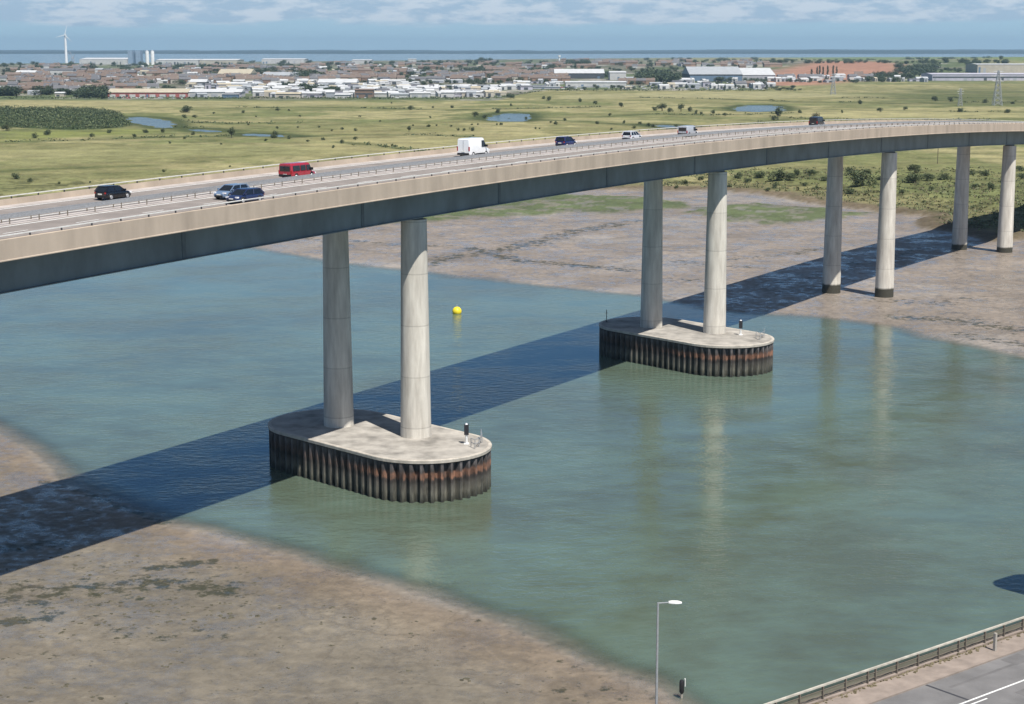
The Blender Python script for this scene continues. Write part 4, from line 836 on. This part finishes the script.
for px_, py_, wd, hp_, lab, kind in ((231.5, 138, 7, 12, 'lone tree with a thin stem, tallest on the left marsh', 'tree'), (409, 132, 4, 7, 'small upright tree beside the creek behind the white van', 'tree'), (662, 111, 10, 8, 'broad dark tree on the marsh, left of a rounder one', 'tree'), (681, 111.5, 7, 8.5, 'round dark tree on the marsh, right of a broader one', 'tree'), (713, 115.5, 4, 6.5, 'slim dark tree on the marsh, left of the right hand pond', 'tree'), (778, 120, 8, 15, 'tall dark tree at the right end of the right hand pond', 'tree'), (774, 120.5, 7, 7, 'low bush at the foot of the tall tree by the right pond', 'bush'), (815, 118.5, 8, 8, 'brownish bush showing just above the black van', 'brown')):
    x, y, z = on_ground(px_, py_); k_ = y / FPX; plant('tree' if kind == 'tree' else 'bush', kind, x, y, hp_ * k_, wd * k_ * 1.3, lab, 'tree' if kind == 'tree' else 'bush')
# reed bed and scrub: one mass
m = MB(); RA = np.array(REEDS); cnt = 0
while cnt < 1500:
    x = random.uniform(RA[:, 0].min(), RA[:, 0].max()); y = random.uniform(RA[:, 1].min(), RA[:, 1].max())
    if sdf(np.array([x]), np.array([y]), REEDS)[0] < 0: continue
    cnt += 1; h_ = random.uniform(1.2, 3.4); leaves(m, (x, y, 2 + h_ * .45), (random.uniform(2, 4.5), random.uniform(2, 4.5), h_ * .6), 34, .5, (0, 1, 2), (.42, .42, .16))
tag(m.build('scrub', [M[q] for q in LEAF]), 'wide dark green belt of scrub on the left of the marsh', 'scrub', kind='stuff')
m = MB()
for ln in DITCH:
    P_ = np.array(ln)
    for (ax, ay), (bx, by) in zip(P_[:-1], P_[1:]):
        n_ = int(math.hypot(bx - ax, by - ay) / 3.2)
        for _ in range(n_):
            f_ = random.random(); x = ax + (bx - ax) * f_; y = ay + (by - ay) * f_
            if vnoise(np.array([x / 45.0]), np.array([y / 45.0]), 5)[0] < .5: continue
            x += random.gauss(0, 2); y += random.gauss(0, 5); h_ = random.uniform(.4, 1.5); leaves(m, (x, y, gz(x, y) + h_ * .5), (random.uniform(1.2, 3.2), random.uniform(1.2, 3.2), h_ * .6), 9, .55, (0, 1, 2), (.5, .4, .1))
tag(m.build('ditch_scrub', [M[q] for q in LEAF]), 'low dark scrub straggling along the marsh creeks', 'scrub', kind='stuff')
# rough tussocks on the river bank at the right
m = MB(); cnt = 0
while cnt < 1500:
    px_ = random.uniform(640, 1060); py_ = random.uniform(168, 234); x, y = at(px_, py_, 2)
    if sdf(np.array([x]), np.array([y]), LAND)[0] < 6: continue
    cnt += 1; leaves(m, (x, y, gz(x, y) + .2), (random.uniform(.6, 1.8), random.uniform(.6, 1.8), random.uniform(.25, .7)), 9, .35, (0, 1, 2, 3), (.04, .22, .40, .34), 0)
tag(m.build('tussocks', [M[q] for q in LEAF + ['leaf_brown']]), 'rough grass tussocks covering the bank behind the far columns', 'grass', kind='stuff')

# ---------------------------------------------------------------- the distant town
def shed(px0, px1, yb, h, depth, roof, wall, label, pitch=.12, band=None, name='industrial_shed', cat='industrial shed', front=None, rz=0.0):
    if name == 'industrial_shed' and yb > 82: h *= .72; depth *= .55
    if name in ('retail_shed', 'superstore'): h *= .8; depth *= .6
    x0, y0, z0 = on_ground((px0 + px1) / 2, yb); hw = (px1 - px0) / 2 * y0 / FPX; cx = x0
    t = empty(name, label, cat, (cx, y0, z0), rz)
    m = MB(); m.box(-hw, hw, 0, depth, -2, h); m.build('wall', M[wall], t)
    for i in range(int(2 * hw / 9)):                       # doors and dark openings along the front
        if random.random() < .45: continue
        a = -hw + 9 * i + random.uniform(1, 4); m = MB(); m.box(a, min(hw - .3, a + random.uniform(2, 5)), -.10, .08, 0, h * random.uniform(.35, .7)); m.build('opening', M[random.choice(('wall_dark', 'wall_dark', 'wall_blue', 'wall_grey'))], t)
    e = .6; rh = max(.6, depth * pitch * .8); m = MB()
    m.add([(-hw - e, -e, h + .02), (hw + e, -e, h + .02), (hw + e, depth + e, h + .02), (-hw - e, depth + e, h + .02), (-hw - e, depth / 2, h + rh), (hw + e, depth / 2, h + rh)], [(0, 1, 5, 4), (2, 3, 4, 5), (0, 4, 3), (1, 2, 5), (3, 2, 1, 0)]); m.build('roof', M[roof], t)
    if band: m = MB(); m.box(-hw + .5, hw - .5, -.12, .1, h * band[0], h * band[1]); m.build('window_band', M[band[2]], t)
    if front:
        n = max(2, int(hw / 5)); 
        for i in range(n):
            a = -hw + 2 * hw * (i + .2) / n; b = -hw + 2 * hw * (i + .8) / n; m = MB(); m.box(a, b, -.15, .1, 0, h * .6); m.build('door', M[front], t)
    return t
shed(108, 187, 97.2, 6.0, 55, 'roof_cream', 'wall_red', 'long cream roofed retail shed with red front at the edge of town', .14, front='wall_white', name='retail_shed', cat='shop')
shed(188, 241, 97, 7, 50, 'roof_white', 'wall_white', 'white roofed shed beside the long cream and red one', .13, front='wall_grey')
shed(222, 238, 97.9, 5, 12, 'roof_grey', 'wall_blue', 'small blue grey unit in front of the white roofed shed', .1)
shed(190, 206, 86, 7, 40, 'roof_white', 'wall_dark', 'bright white hall roof behind the retail sheds', .2)
shed(206, 256, 88, 6, 30, 'roof_grey', 'wall_dark', 'grey low factory behind the white sheds', .08, (.3, .7, 'wall_grey'))
shed(218, 250, 79, 8, 70, 'roof_cream', 'wall_cream', 'wide pale hall with shallow roof among distant houses', .12)
shed(262, 300, 79.5, 6, 60, 'roof_grey', 'wall_white', 'grey roofed works with white front, left of tall trees', .1)
shed(318, 356, 86.5, 7, 70, 'roof_white', 'wall_grey', 'wide light arched warehouse roof in the town', .14)
shed(276, 300, 98.2, 6, 25, 'roof_cream', 'wall_cream', 'cream yard building at the marsh edge', .15)
shed(302, 321, 97.6, 6, 25, 'roof_white', 'wall_white', 'white yard building right of the cream one', .15, front='wall_grey')
shed(326, 334, 98, 8, 20, 'roof_white', 'wall_grey', 'narrow gabled grey unit at the marsh edge', .3)
shed(335, 350, 98.4, 5, 25, 'roof_white', 'wall_white', 'low white unit left of the brown brick block', .12)
shed(355, 373, 98, 11, 30, 'roof_brown', 'wall_brick', 'brown brick block at the marsh edge', .1, (.45, .62, 'wall_dark'))
shed(374, 391, 97.5, 6, 24, 'roof_white', 'wall_white', 'white unit just right of the brown brick block', .14)
shed(391, 408, 98, 5, 24, 'roof_grey', 'wall_white', 'grey and white unit left of the three bright sheds', .14)
shed(410, 430, 97.5, 6, 24, 'roof_white', 'wall_white', 'first of three bright white sheds right of the brick block', .14, front='wall_grey')
shed(441, 454, 97.5, 7, 30, 'roof_white', 'wall_white', 'tallest bright white shed in the middle of the marsh edge', .2)
shed(457, 493, 96.5, 6, 25, 'roof_white', 'wall_cream', 'long cream white shed at the right end of the yards', .14)
shed(430, 545, 87.5, 3.5, 26, 'roof_grey', 'wall_dark', 'very long low grey shed across the middle of the town', .06)
shed(555, 604, 78.5, 8, 60, 'roof_white', 'wall_dark', 'long white roof over dark side, behind the white store', .13)
shed(566, 626, 87.5, 8, 50, 'roof_white', 'wall_white', 'long white superstore in the middle distance', .06, (.1, .25, 'wall_grey'), name='superstore', cat='shop')
shed(610, 626, 80, 11, 40, 'roof_white', 'wall_white', 'square white block behind the right end of the superstore', .06)
shed(512, 560, 88.8, 3, 20, 'roof_grey', 'wall_lilac', 'low lilac grey shed left of the superstore', .06)
shed(690, 742, 81.5, 10, 110, 'roof_grey', 'wall_dark', 'large grey hall with sloping roof right of the wood', .12, (.1, .8, 'wall_blue'))
shed(738, 775, 80.5, 8, 120, 'roof_white', 'wall_grey', 'large pale roofed hall beside the brown field', .1)
shed(698, 708, 85, 5, 20, 'roof_white', 'wall_white', 'small white building before the large grey hall', .2)
shed(933, 1075, 80.6, 9, 70, 'wall_lilac', 'wall_lilac', 'very long lilac grey warehouse with a dark band', .03, (.42, .66, 'wall_dark'), name='warehouse', cat='warehouse')
shed(978, 1080, 73.2, 15, 80, 'roof_white', 'wall_cream', 'tall cream white warehouse behind the long grey one', .02, name='warehouse', cat='warehouse')
shed(917, 928, 81.3, 4, 15, 'roof_white', 'wall_white', 'small white building left of the long grey warehouse', .2)
shed(80, 127, 64.5, 14, 160, 'roof_white', 'wall_white', 'big white port shed right of the tall white turbine', .03)
shed(156, 198, 65.2, 13, 120, 'roof_white', 'wall_white', 'white port shed right of the twin silos', .03)
shed(200, 237, 65.2, 13, 120, 'roof_white', 'wall_cream', 'cream port shed, second to the right of the silos', .03)
shed(262, 304, 63.6, 12, 100, 'roof_white', 'wall_white', 'white port shed farther right, above the tall trees', .03)
shed(352, 371, 63.8, 10, 80, 'roof_white', 'wall_white', 'small white shed on the far shoreline', .03)
shed(16, 35, 77.5, 8, 20, 'roof_white', 'wall_white', 'row of white houses at the far left of town', .2)
shed(48, 73, 75.5, 9, 20, 'roof_slate', 'wall_white', 'white terrace below the tall turbine', .2)
shed(95, 102, 74.8, 9, 20, 'roof_grey', 'wall_white', 'small white block left of the blue grey towers', .15)
shed(408, 416, 63.3, 12, 30, 'roof_white', 'wall_white', 'small white building against the sea', .05)
shed(55, 64, 96.6, 5, 14, 'roof_white', 'wall_cream', 'small pale building between dark trees at the far left', .2)
x, y, z = on_ground(134.5, 65)
t = empty('tower_block', 'blue grey twin tower block by the sea', 'tower block', (x, y, z)); k_ = y / FPX
for a, b in ((-6.2, -1.6), (1.2, 6.2)): m = MB(); m.box(a * k_, b * k_, 0, 30, -2, 14 * k_); m.build('tower', M['bluegrey'], t)
m = MB(); m.box(-1.6 * k_, 1.2 * k_, 6, 24, -2, 12.5 * k_); m.build('link_block', M['wall_blue'], t)
for px_, lab in ((147.5, 'left of two tall white silos by the sea'), (152.8, 'right of two tall white silos by the sea')):
    x, y, z = on_ground(px_, 65); k_ = y / FPX; t = empty('silo', lab, 'silo', (x, y, z)); m = MB(); m.cyl(0, 0, -2, 13.2 * k_, 1.75 * k_, n=20); auto_smooth(m.build('drum', M['tower_white'], t), 40); m = MB(); m.cyl(0, 0, 13.2 * k_, 14.4 * k_, 1.75 * k_, .5 * k_, n=20); m.build('cap', M['roof_grey'], t)
x, y, z = on_ground(559.2, 62); m = MB(); k_ = y / FPX; t = empty('water_tower', 'slim white tower in front of the sea', 'tower', (x, y, z)); m.cyl(0, 0, -2, 5 * k_, .7 * k_, n=12); m.build('shaft', M['tower_white'], t); m = MB(); m.cyl(0, 0, 5 * k_, 6.5 * k_, 1.3 * k_, n=14); m.build('tank', M['tower_white'], t)
# wind turbine and harbour crane
x, y, z = on_ground(66.5, 64); k_ = y / FPX; t = empty('wind_turbine', 'tall white wind turbine by the sea', 'wind turbine', (x, y, z))
m = MB(); m.cyl(0, 0, -2, 27.5 * k_, 1.5 * k_, 1.0 * k_, n=16); auto_smooth(m.build('tower', M['tower_white'], t), 40)
m = MB(); m.box(-.8 * k_, .8 * k_, -1.4 * k_, 2.2 * k_, 27.4 * k_, 29 * k_); m.build('nacelle', M['tower_white'], t)
for a in (75, 195, 315):
    d = np.array((math.cos(R(a)), 0, math.sin(R(a)))); e = np.array((-d[2], 0, d[0])); c = np.array((0, -1.7 * k_, 28.2 * k_)); m = MB()
    m.rings([[tuple(c + d * l_ * k_ + e * w1 * k_ * i + np.array((0, j * .08 * k_, 0))) for i, j in ((-1, -1), (1, -1), (1, 1), (-1, 1))] for l_, w1 in ((.2, .16), (1.6, .34), (9.5, .06))]); m.build('blade', M['tower_white'], t)
x, y, z = on_ground(73, 64); k_ = y / FPX; t = empty('harbour_crane', 'grey harbour crane with raised jib beside the turbine', 'crane', (x, y, z))
m = MB()
for a, b in ((-1.6, -1), (1.6, -1), (-1.6, 1), (1.6, 1)): m.bar((a * k_, b * k_, -2), (a * .5 * k_, b * .5 * k_, 5 * k_), .3 * k_)
m.build('portal', M['wall_grey'], t); m = MB(); m.box(-1 * k_, 1 * k_, -1 * k_, 1 * k_, 5 * k_, 7 * k_); m.build('cab', M['wall_grey'], t)
m = MB(); m.bar((0, 0, 6.5 * k_), (-2.6 * k_, 0, 12 * k_), .28 * k_); m.bar((-2.6 * k_, 0, 12 * k_), (-5.5 * k_, 0, 9.5 * k_), .22 * k_); m.bar((.6 * k_, 0, 6.5 * k_), (2.2 * k_, 0, 9.5 * k_), .3 * k_); m.build('jib', M['wall_grey'], t)
# electricity pylons and a pole on the marsh
def pylon(px_, yb, hp_, label):
    x, y, z = on_ground(px_, yb); h_ = hp_ * y / FPX; t = empty('pylon', label, 'pylon', (x, y, z)); m = MB(); r_ = h_ * .006
    def hwid(f): return h_ * (.105 * (1 - f) + .018)
    lv = np.linspace(0, 1, 8)
    for sx_, sy_ in ((-1, -1), (1, -1), (1, 1), (-1, 1)):
        m.bar((sx_ * hwid(0), sy_ * hwid(0), -1), (sx_ * hwid(1), sy_ * hwid(1), h_), r_ * 1.5, 4)
    for a, b in zip(lv, lv[1:]):
        for p, q in (((-1, -1), (1, -1)), ((1, -1), (1, 1)), ((1, 1), (-1, 1)), ((-1, 1), (-1, -1))):
            m.bar((p[0] * hwid(a), p[1] * hwid(a), a * h_), (q[0] * hwid(b), q[1] * hwid(b), b * h_), r_, 4); m.bar((q[0] * hwid(a), q[1] * hwid(a), a * h_), (p[0] * hwid(b), p[1] * hwid(b), b * h_), r_, 4)
    m.build('lattice_tower', M['galv'], t)
    for f, w_ in ((.70, .17), (.84, .20), (.97, .14)):
        m = MB(); m.bar((-w_ * h_, 0, f * h_), (w_ * h_, 0, f * h_), r_ * 1.3, 4); m.bar((-w_ * h_, 0, f * h_), (0, 0, (f + .05) * h_), r_, 4); m.bar((w_ * h_, 0, f * h_), (0, 0, (f + .05) * h_), r_, 4); m.build('cross_arm', M['galv'], t)
pylon(997, 105.5, 34, 'tall grey lattice pylon on the right of the marsh'); pylon(833, 94.5, 20, 'faint grey pylon before the brown field'); pylon(960, 106, 17, 'small faint pylon left of the tall one')
x, y, z = on_ground(937.5, 163.5); t = empty('utility_pole', 'dark wooden pole on the marsh behind the far columns', 'utility pole', (x, y, z)); m = MB(); m.cyl(0, 0, -.5, 11, .17, .12, n=10); m.build('pole', M['bark'], t); m = MB(); m.box(-.9, .9, -.06, .06, 10.2, 10.35); m.build('cross_arm', M['bark'], t)
m = MB(); x, y, z = on_ground(979, 200)
# houses
def house_proto(roof, wall):
    m = MB(); m.box(-5, 5, -4, 4, -1, 5, 1)
    m.add([(-5.3, -4.4, 4.9), (5.3, -4.4, 4.9), (5.3, 4.4, 4.9), (-5.3, 4.4, 4.9), (-5.3, 0, 8.2), (5.3, 0, 8.2)], [(0, 1, 5, 4), (2, 3, 4, 5), (0, 4, 3), (1, 2, 5), (3, 2, 1, 0)], 0)
    m.box(3, 3.9, -.5, .5, 7.2, 9.0, 1)
    me = bpy.data.meshes.new('house'); me.from_pydata(m.v, [], m.f); me.materials.append(M[roof]); me.materials.append(M[wall]); me.polygons.foreach_set('material_index', m.m); return me
HP = [(house_proto('roof_brown', 'wall_brick'), 'brick'), (house_proto('roof_brown', 'wall_cream'), 'cream'), (house_proto('roof_slate', 'wall_brick'), 'slate'), (house_proto('roof_brown', 'brick_tan'), 'tan'), (house_proto('roof_slate', 'wall_white'), 'white')]
HL = dict(brick='brown roofed brick house in the distant town', cream='brown roofed cream house in the distant town', slate='grey roofed brick house in the distant town', tan='brown roofed tan house in the distant town', white='grey roofed white house in the distant town')
HS = []; tries = 0
ROWS = [(0, 130, 66.5, 94), (130, 300, 67, 84), (300, 560, 63.5, 82), (512, 556, 73, 82), (560, 770, 60.5, 69), (780, 830, 75, 81), (843, 862, 77, 81), (600, 770, 84, 88)]
while len(HS) < 860 and tries < 9000:
    tries += 1; a = random.choices(ROWS, (75, 60, 105, 16, 36, 4, 2, 5))[0]; px_ = random.uniform(a[0], a[1]); py_ = random.uniform(a[2], a[3]); x, y, z = on_ground(px_, py_)
    if z < .8: continue
    base = R(12 if int(x / 260) % 2 else -8) + (math.pi / 2 if random.random() < .15 else 0)
    for j in range(random.choice((1, 2, 3, 4))):
        me, k_ = random.choices(HP, (24, 22, 20, 20, 20))[0] if a[0] != 780 else HP[4]
        HS.append((y, x + j * 12.5 * math.cos(base), y + j * 12.5 * math.sin(base), base, me, k_))
HS.sort(key=lambda q: q[0]); estate = MB(); EM = ['roof_brown', 'roof_slate', 'wall_brick', 'wall_cream', 'brick_tan', 'wall_white']
for i, (_, xx, yy, base, me, k_) in enumerate(HS):
    sc = (random.uniform(1.0, 1.6), random.uniform(.9, 1.2), random.uniform(.9, 1.15))
    if i < 290:
        o = bpy.data.objects.new('house', me); C.collection.objects.link(o); o.location = (xx, yy, gz(xx, yy)); o.rotation_euler.z = base; o.scale = sc
        tag(o, HL[k_], 'house', 'houses of the distant town: ' + k_)
    else:
        v = np.array([q.co[:] for q in me.vertices]) * sc; c_, s_ = math.cos(base), math.sin(base)
        v = np.stack([v[:, 0] * c_ - v[:, 1] * s_ + xx, v[:, 0] * s_ + v[:, 1] * c_ + yy, v[:, 2] + gz(xx, yy)], 1)
        estate.add(v.tolist(), [tuple(p.vertices) for p in me.polygons]); mm_ = [EM.index(q.name) for q in me.materials]; estate.m[-len(me.polygons):] = [mm_[p.material_index] for p in me.polygons]
tag(estate.build('housing_estate', [M[q] for q in EM]), 'brown roofed houses massed in the farther half of the town', 'houses', kind='stuff')
# small yard buildings between the big sheds
YP = []
for roof, wall, lab in (('roof_white', 'wall_white', 'white'), ('roof_grey', 'wall_grey', 'grey'), ('roof_cream', 'wall_cream', 'cream'), ('roof_slate', 'wall_lilac', 'slate roofed')):
    m = MB(); m.box(-5, 5, -6, 6, -1, 4, 1); m.add([(-5.2, -6.3, 4), (5.2, -6.3, 4), (5.2, 6.3, 4), (-5.2, 6.3, 4), (-5.2, 0, 5.4), (5.2, 0, 5.4)], [(0, 1, 5, 4), (2, 3, 4, 5), (0, 4, 3), (1, 2, 5), (3, 2, 1, 0)], 0); m.box(-2.2, 1.2, -6.06, -5.9, 0, 3, 2)
    me = bpy.data.meshes.new('yard_building'); me.from_pydata(m.v, [], m.f)
    for q in (roof, wall, 'wall_dark'): me.materials.append(M[q])
    me.polygons.foreach_set('material_index', m.m); YP.append((me, lab))
YB = []
for x0, x1, y0, y1, n_ in ((188, 260, 84, 97.5, 60), (256, 420, 83, 97.8, 190), (420, 500, 89, 96.8, 60), (0, 110, 80, 95, 40), (108, 260, 66, 84, 60), (260, 560, 66, 84, 90), (500, 560, 83, 90, 20), (626, 775, 78, 89, 60), (775, 930, 78, 82.5, 40)):
    for _ in range(n_):
        x, y, z = on_ground(random.uniform(x0, x1), random.uniform(y0, y1)); YB.append((y, x, z))
YB.sort(); rest = MB(); YM = ['roof_white', 'wall_white', 'wall_dark', 'roof_grey', 'wall_grey', 'roof_cream', 'wall_cream', 'roof_slate', 'wall_lilac']
for i, (y, x, z) in enumerate(YB):
    me, lab = random.choices(YP, (9, 4, 2, 3))[0]; rz_ = random.choice((.05, .3, -.2)); sc = (random.uniform(.4, 1.7), random.uniform(.5, 1.2), random.uniform(.6, 1.3))
    if i < 285:
        o = bpy.data.objects.new('yard_building', me); C.collection.objects.link(o); o.location = (x, y, z); o.rotation_euler.z = rz_; o.scale = sc
        tag(o, 'small ' + lab + ' yard building among the larger sheds of the town', 'yard building', 'small ' + lab + ' yard buildings')
    else:
        v = np.array([q.co[:] for q in me.vertices]) * sc; c_, s_ = math.cos(rz_), math.sin(rz_); v = np.stack([v[:, 0] * c_ - v[:, 1] * s_ + x, v[:, 0] * s_ + v[:, 1] * c_ + y, v[:, 2] + z], 1)
        rest.add(v.tolist(), [tuple(p.vertices) for p in me.polygons]); mm_ = [YM.index(q.name) for q in me.materials]; rest.m[-len(me.polygons):] = [mm_[p.material_index] for p in me.polygons]
tag(rest.build('yard_buildings', [M[q] for q in YM]), 'pale small buildings scattered through the farther half of the town', 'buildings', kind='stuff')
# town trees: (x0, x1, y base 0, y base 1, count, height px)
TT = [(0, 17, 94, 96, 7, 10), (36, 53, 93.5, 95.5, 6, 9), (60, 68, 94, 95, 3, 8), (76, 104, 94, 98.5, 13, 11), (75, 97, 68, 72, 9, 5), (80, 156, 86, 89, 14, 8), (3, 60, 70, 79, 8, 4), (160, 256, 67, 80, 16, 5), (206, 216, 76, 79, 3, 7), (256, 272, 74, 77, 5, 7), (268, 300, 72, 77, 10, 7), (298, 322, 76, 80, 8, 10), (304, 316, 90, 94, 4, 10), (320, 336, 91, 94, 5, 8), (262, 300, 84, 88, 8, 5), (340, 350, 76, 79, 2, 5), (396, 412, 71, 76, 4, 5), (430, 436, 76, 78, 2, 5), (464, 499, 71, 74.5, 12, 5), (477, 490, 60.5, 63, 4, 5), (384, 480, 81, 84, 14, 4), (492, 512, 75, 82, 4, 5), (430, 515, 89, 90.5, 12, 4), (505, 516, 97, 99, 3, 5), (412, 470, 63, 66, 10, 4), (512, 600, 74, 77, 16, 5), (562, 590, 63, 66, 6, 5), (600, 612, 75, 78, 3, 6), (571, 595, 84.5, 86, 3, 5), (640, 678, 78, 84, 22, 11), (687, 697, 74, 77, 4, 9), (706, 735, 70, 74, 8, 7), (718, 735, 80, 82.5, 6, 7), (745, 765, 82, 86, 7, 6), (768, 900, 61.5, 63.5, 34, 4), (640, 770, 60, 63, 14, 4), (780, 860, 80.5, 83, 12, 4), (863, 900, 76, 82, 26, 6), (896, 936, 68, 79, 26, 7), (900, 1010, 60.5, 65, 26, 5), (940, 975, 70, 73, 6, 4), (980, 1024, 57, 59.5, 8, 4), (772, 800, 88, 91, 5, 4), (0, 560, 63, 84, 380, 4.4), (0, 190, 84, 95, 40, 6), (200, 500, 84, 97, 50, 4), (512, 770, 62, 72, 60, 4), (560, 770, 84, 90, 30, 4)]
nt_ = 0
for x0, x1, y0, y1, n_, hp_ in TT:
    lab = 'dark green tree of the belts and gardens around the distant town'
    for _ in range(int(n_ * 2.2)):
        if nt_ >= 2300: break
        x, y, z = on_ground(random.uniform(x0, x1), random.uniform(y0, y1))
        if z < .5: continue
        nt_ += 1; h_ = hp_ * y / FPX * random.uniform(.6, 1.1); h_ = min(h_, 20); w_ = h_ * random.uniform(1.2, 2.1); me, mt = random.choice(VAR['far'])
        if nt_ <= 295:
            t = empty('tree', lab, 'tree', (x, y, z - .1), random.uniform(0, 6.28), 'trees of the distant town'); par = [t]
            for nm_, d in (('crown', me), ('trunk', mt)):
                o = bpy.data.objects.new(nm_, d); C.collection.objects.link(o); o.parent = t; o.scale = (w_, w_, h_)
        else:
            if nt_ == 296: wood = MB()
            vv = np.array([v.co[:] for v in me.vertices]) * (w_, w_, h_) + (x, y, z); wood.add(vv.tolist(), [tuple(p.vertices) for p in me.polygons], 0)
            wood.m[-len(me.polygons):] = [p.material_index for p in me.polygons]
if nt_ > 295: tag(wood.build('distant_woods', [M[q] for q in ('leaf_blue', 'leaf_dark', 'leaf_mid')]), 'dark belts of woodland in front of the sea', 'woodland', kind='stuff')
for i, (px_, hp_) in enumerate(((811.5, 7), (817, 9), (819.5, 10), (823, 9), (827.5, 10), (833, 10), (836.5, 9))):
    x, y, z = on_ground(px_, 76.3); k_ = y / FPX; plant('poplar_tree', 'poplar', x, y, hp_ * k_ * 1.05, 9.5 * k_, 'slim dark poplar in the row before the brown field', 'poplar', 'row of poplars before the brown field')
# hedge line between the marsh and the town
m = MB()
for px_ in np.arange(-60, 800, 1.6):
    if random.random() < .3: continue
    x, y, z = on_ground(px_, 98.6 - (8 if px_ > 545 else (0 if px_ < 495 else (px_ - 495) / 50 * 8)) + random.uniform(-.3, .3)); leaves(m, (x, y, z + .8), (2.6, 2.6, random.uniform(.6, 1.8)), 9, .9, (0, 1, 2), (.5, .4, .1))
tag(m.build('hedge', [M[q] for q in LEAF]), 'thin dark hedge between the marsh and the town', 'hedge', kind='stuff')
# vehicles and caravans parked in the yards
def parked_proto(pm):
    m = MB(); m.rings([[(x_, y_, z_) for y_, z_ in rrect(.95, .3, 1.0, .1, 2)] for x_ in (-2.1, 2.1)], 0); m.hexa([(-1.7, -.85, .98), (1.1, -.85, .98), (1.1, .85, .98), (-1.7, .85, .98)], [(-1.3, -.65, 1.5), (.4, -.65, 1.5), (.4, .65, 1.5), (-1.3, .65, 1.5)], 1)
    for a in (-1.3, 1.3):
        for b in (-.85, .85): m.wheel(a, b, .32, .32, .2, 8, 2)
    me = bpy.data.meshes.new('parked_car'); me.from_pydata(m.v, [], m.f)
    for q in (pm, 'glass', 'tyre'): me.materials.append(M[q])
    me.polygons.foreach_set('material_index', m.m); return me
PC = [(parked_proto('paint_vanwhite'), 'white'), (parked_proto('paint_silver'), 'silver'), (parked_proto('paint_red'), 'red'), (parked_proto('paint_navy'), 'dark blue')]
PL = {'white': 'white car parked in the yards at the marsh edge', 'silver': 'silver car parked in the yards at the marsh edge', 'red': 'red car parked in the yards at the marsh edge', 'dark blue': 'dark blue car parked in the yards at the marsh edge'}
for x0, x1, y0, y1, n_, ws in ((256, 286, 86, 96.5, 90, (6, 3, .6, 1)), (560, 770, 85.5, 90, 90, (4, 5, .5, 2)), (108, 186, 97.8, 98.8, 25, (4, 3, 3, 1)), (300, 500, 94, 98.5, 40, (5, 3, .5, 1)), (720, 756, 82, 84, 14, (2, 2, 0, 3))):
    for _ in range(n_):
        px_, py_ = random.uniform(x0, x1), random.uniform(y0, y1); x, y, z = on_ground(px_, py_); me, k_ = random.choices(PC, ws)[0]
        o = bpy.data.objects.new('parked_car', me); C.collection.objects.link(o); o.location = (x, y, z + .05); o.rotation_euler.z = random.choice((.2, 1.77, 3.3)); tag(o, PL[k_], 'car', k_ + ' cars parked in the yards')
# ---------------------------------------------------------------- haze
m = MB(); m.box(-14000, 14000, -300, 25500, -6, 175)
hm = bpy.data.materials.new('haze'); hm.use_nodes = True; t = hm.node_tree; t.nodes.clear()
pv = N(t, 'ShaderNodeVolumePrincipled', Density=5e-5, Anisotropy=0.2); pv.inputs['Color'].default_value = (.55, .80, 1.0, 1)
om = N(t, 'ShaderNodeOutputMaterial'); L(t, pv.outputs[0], om.inputs['Volume'])
tag(m.build('haze', hm), kind='stuff')
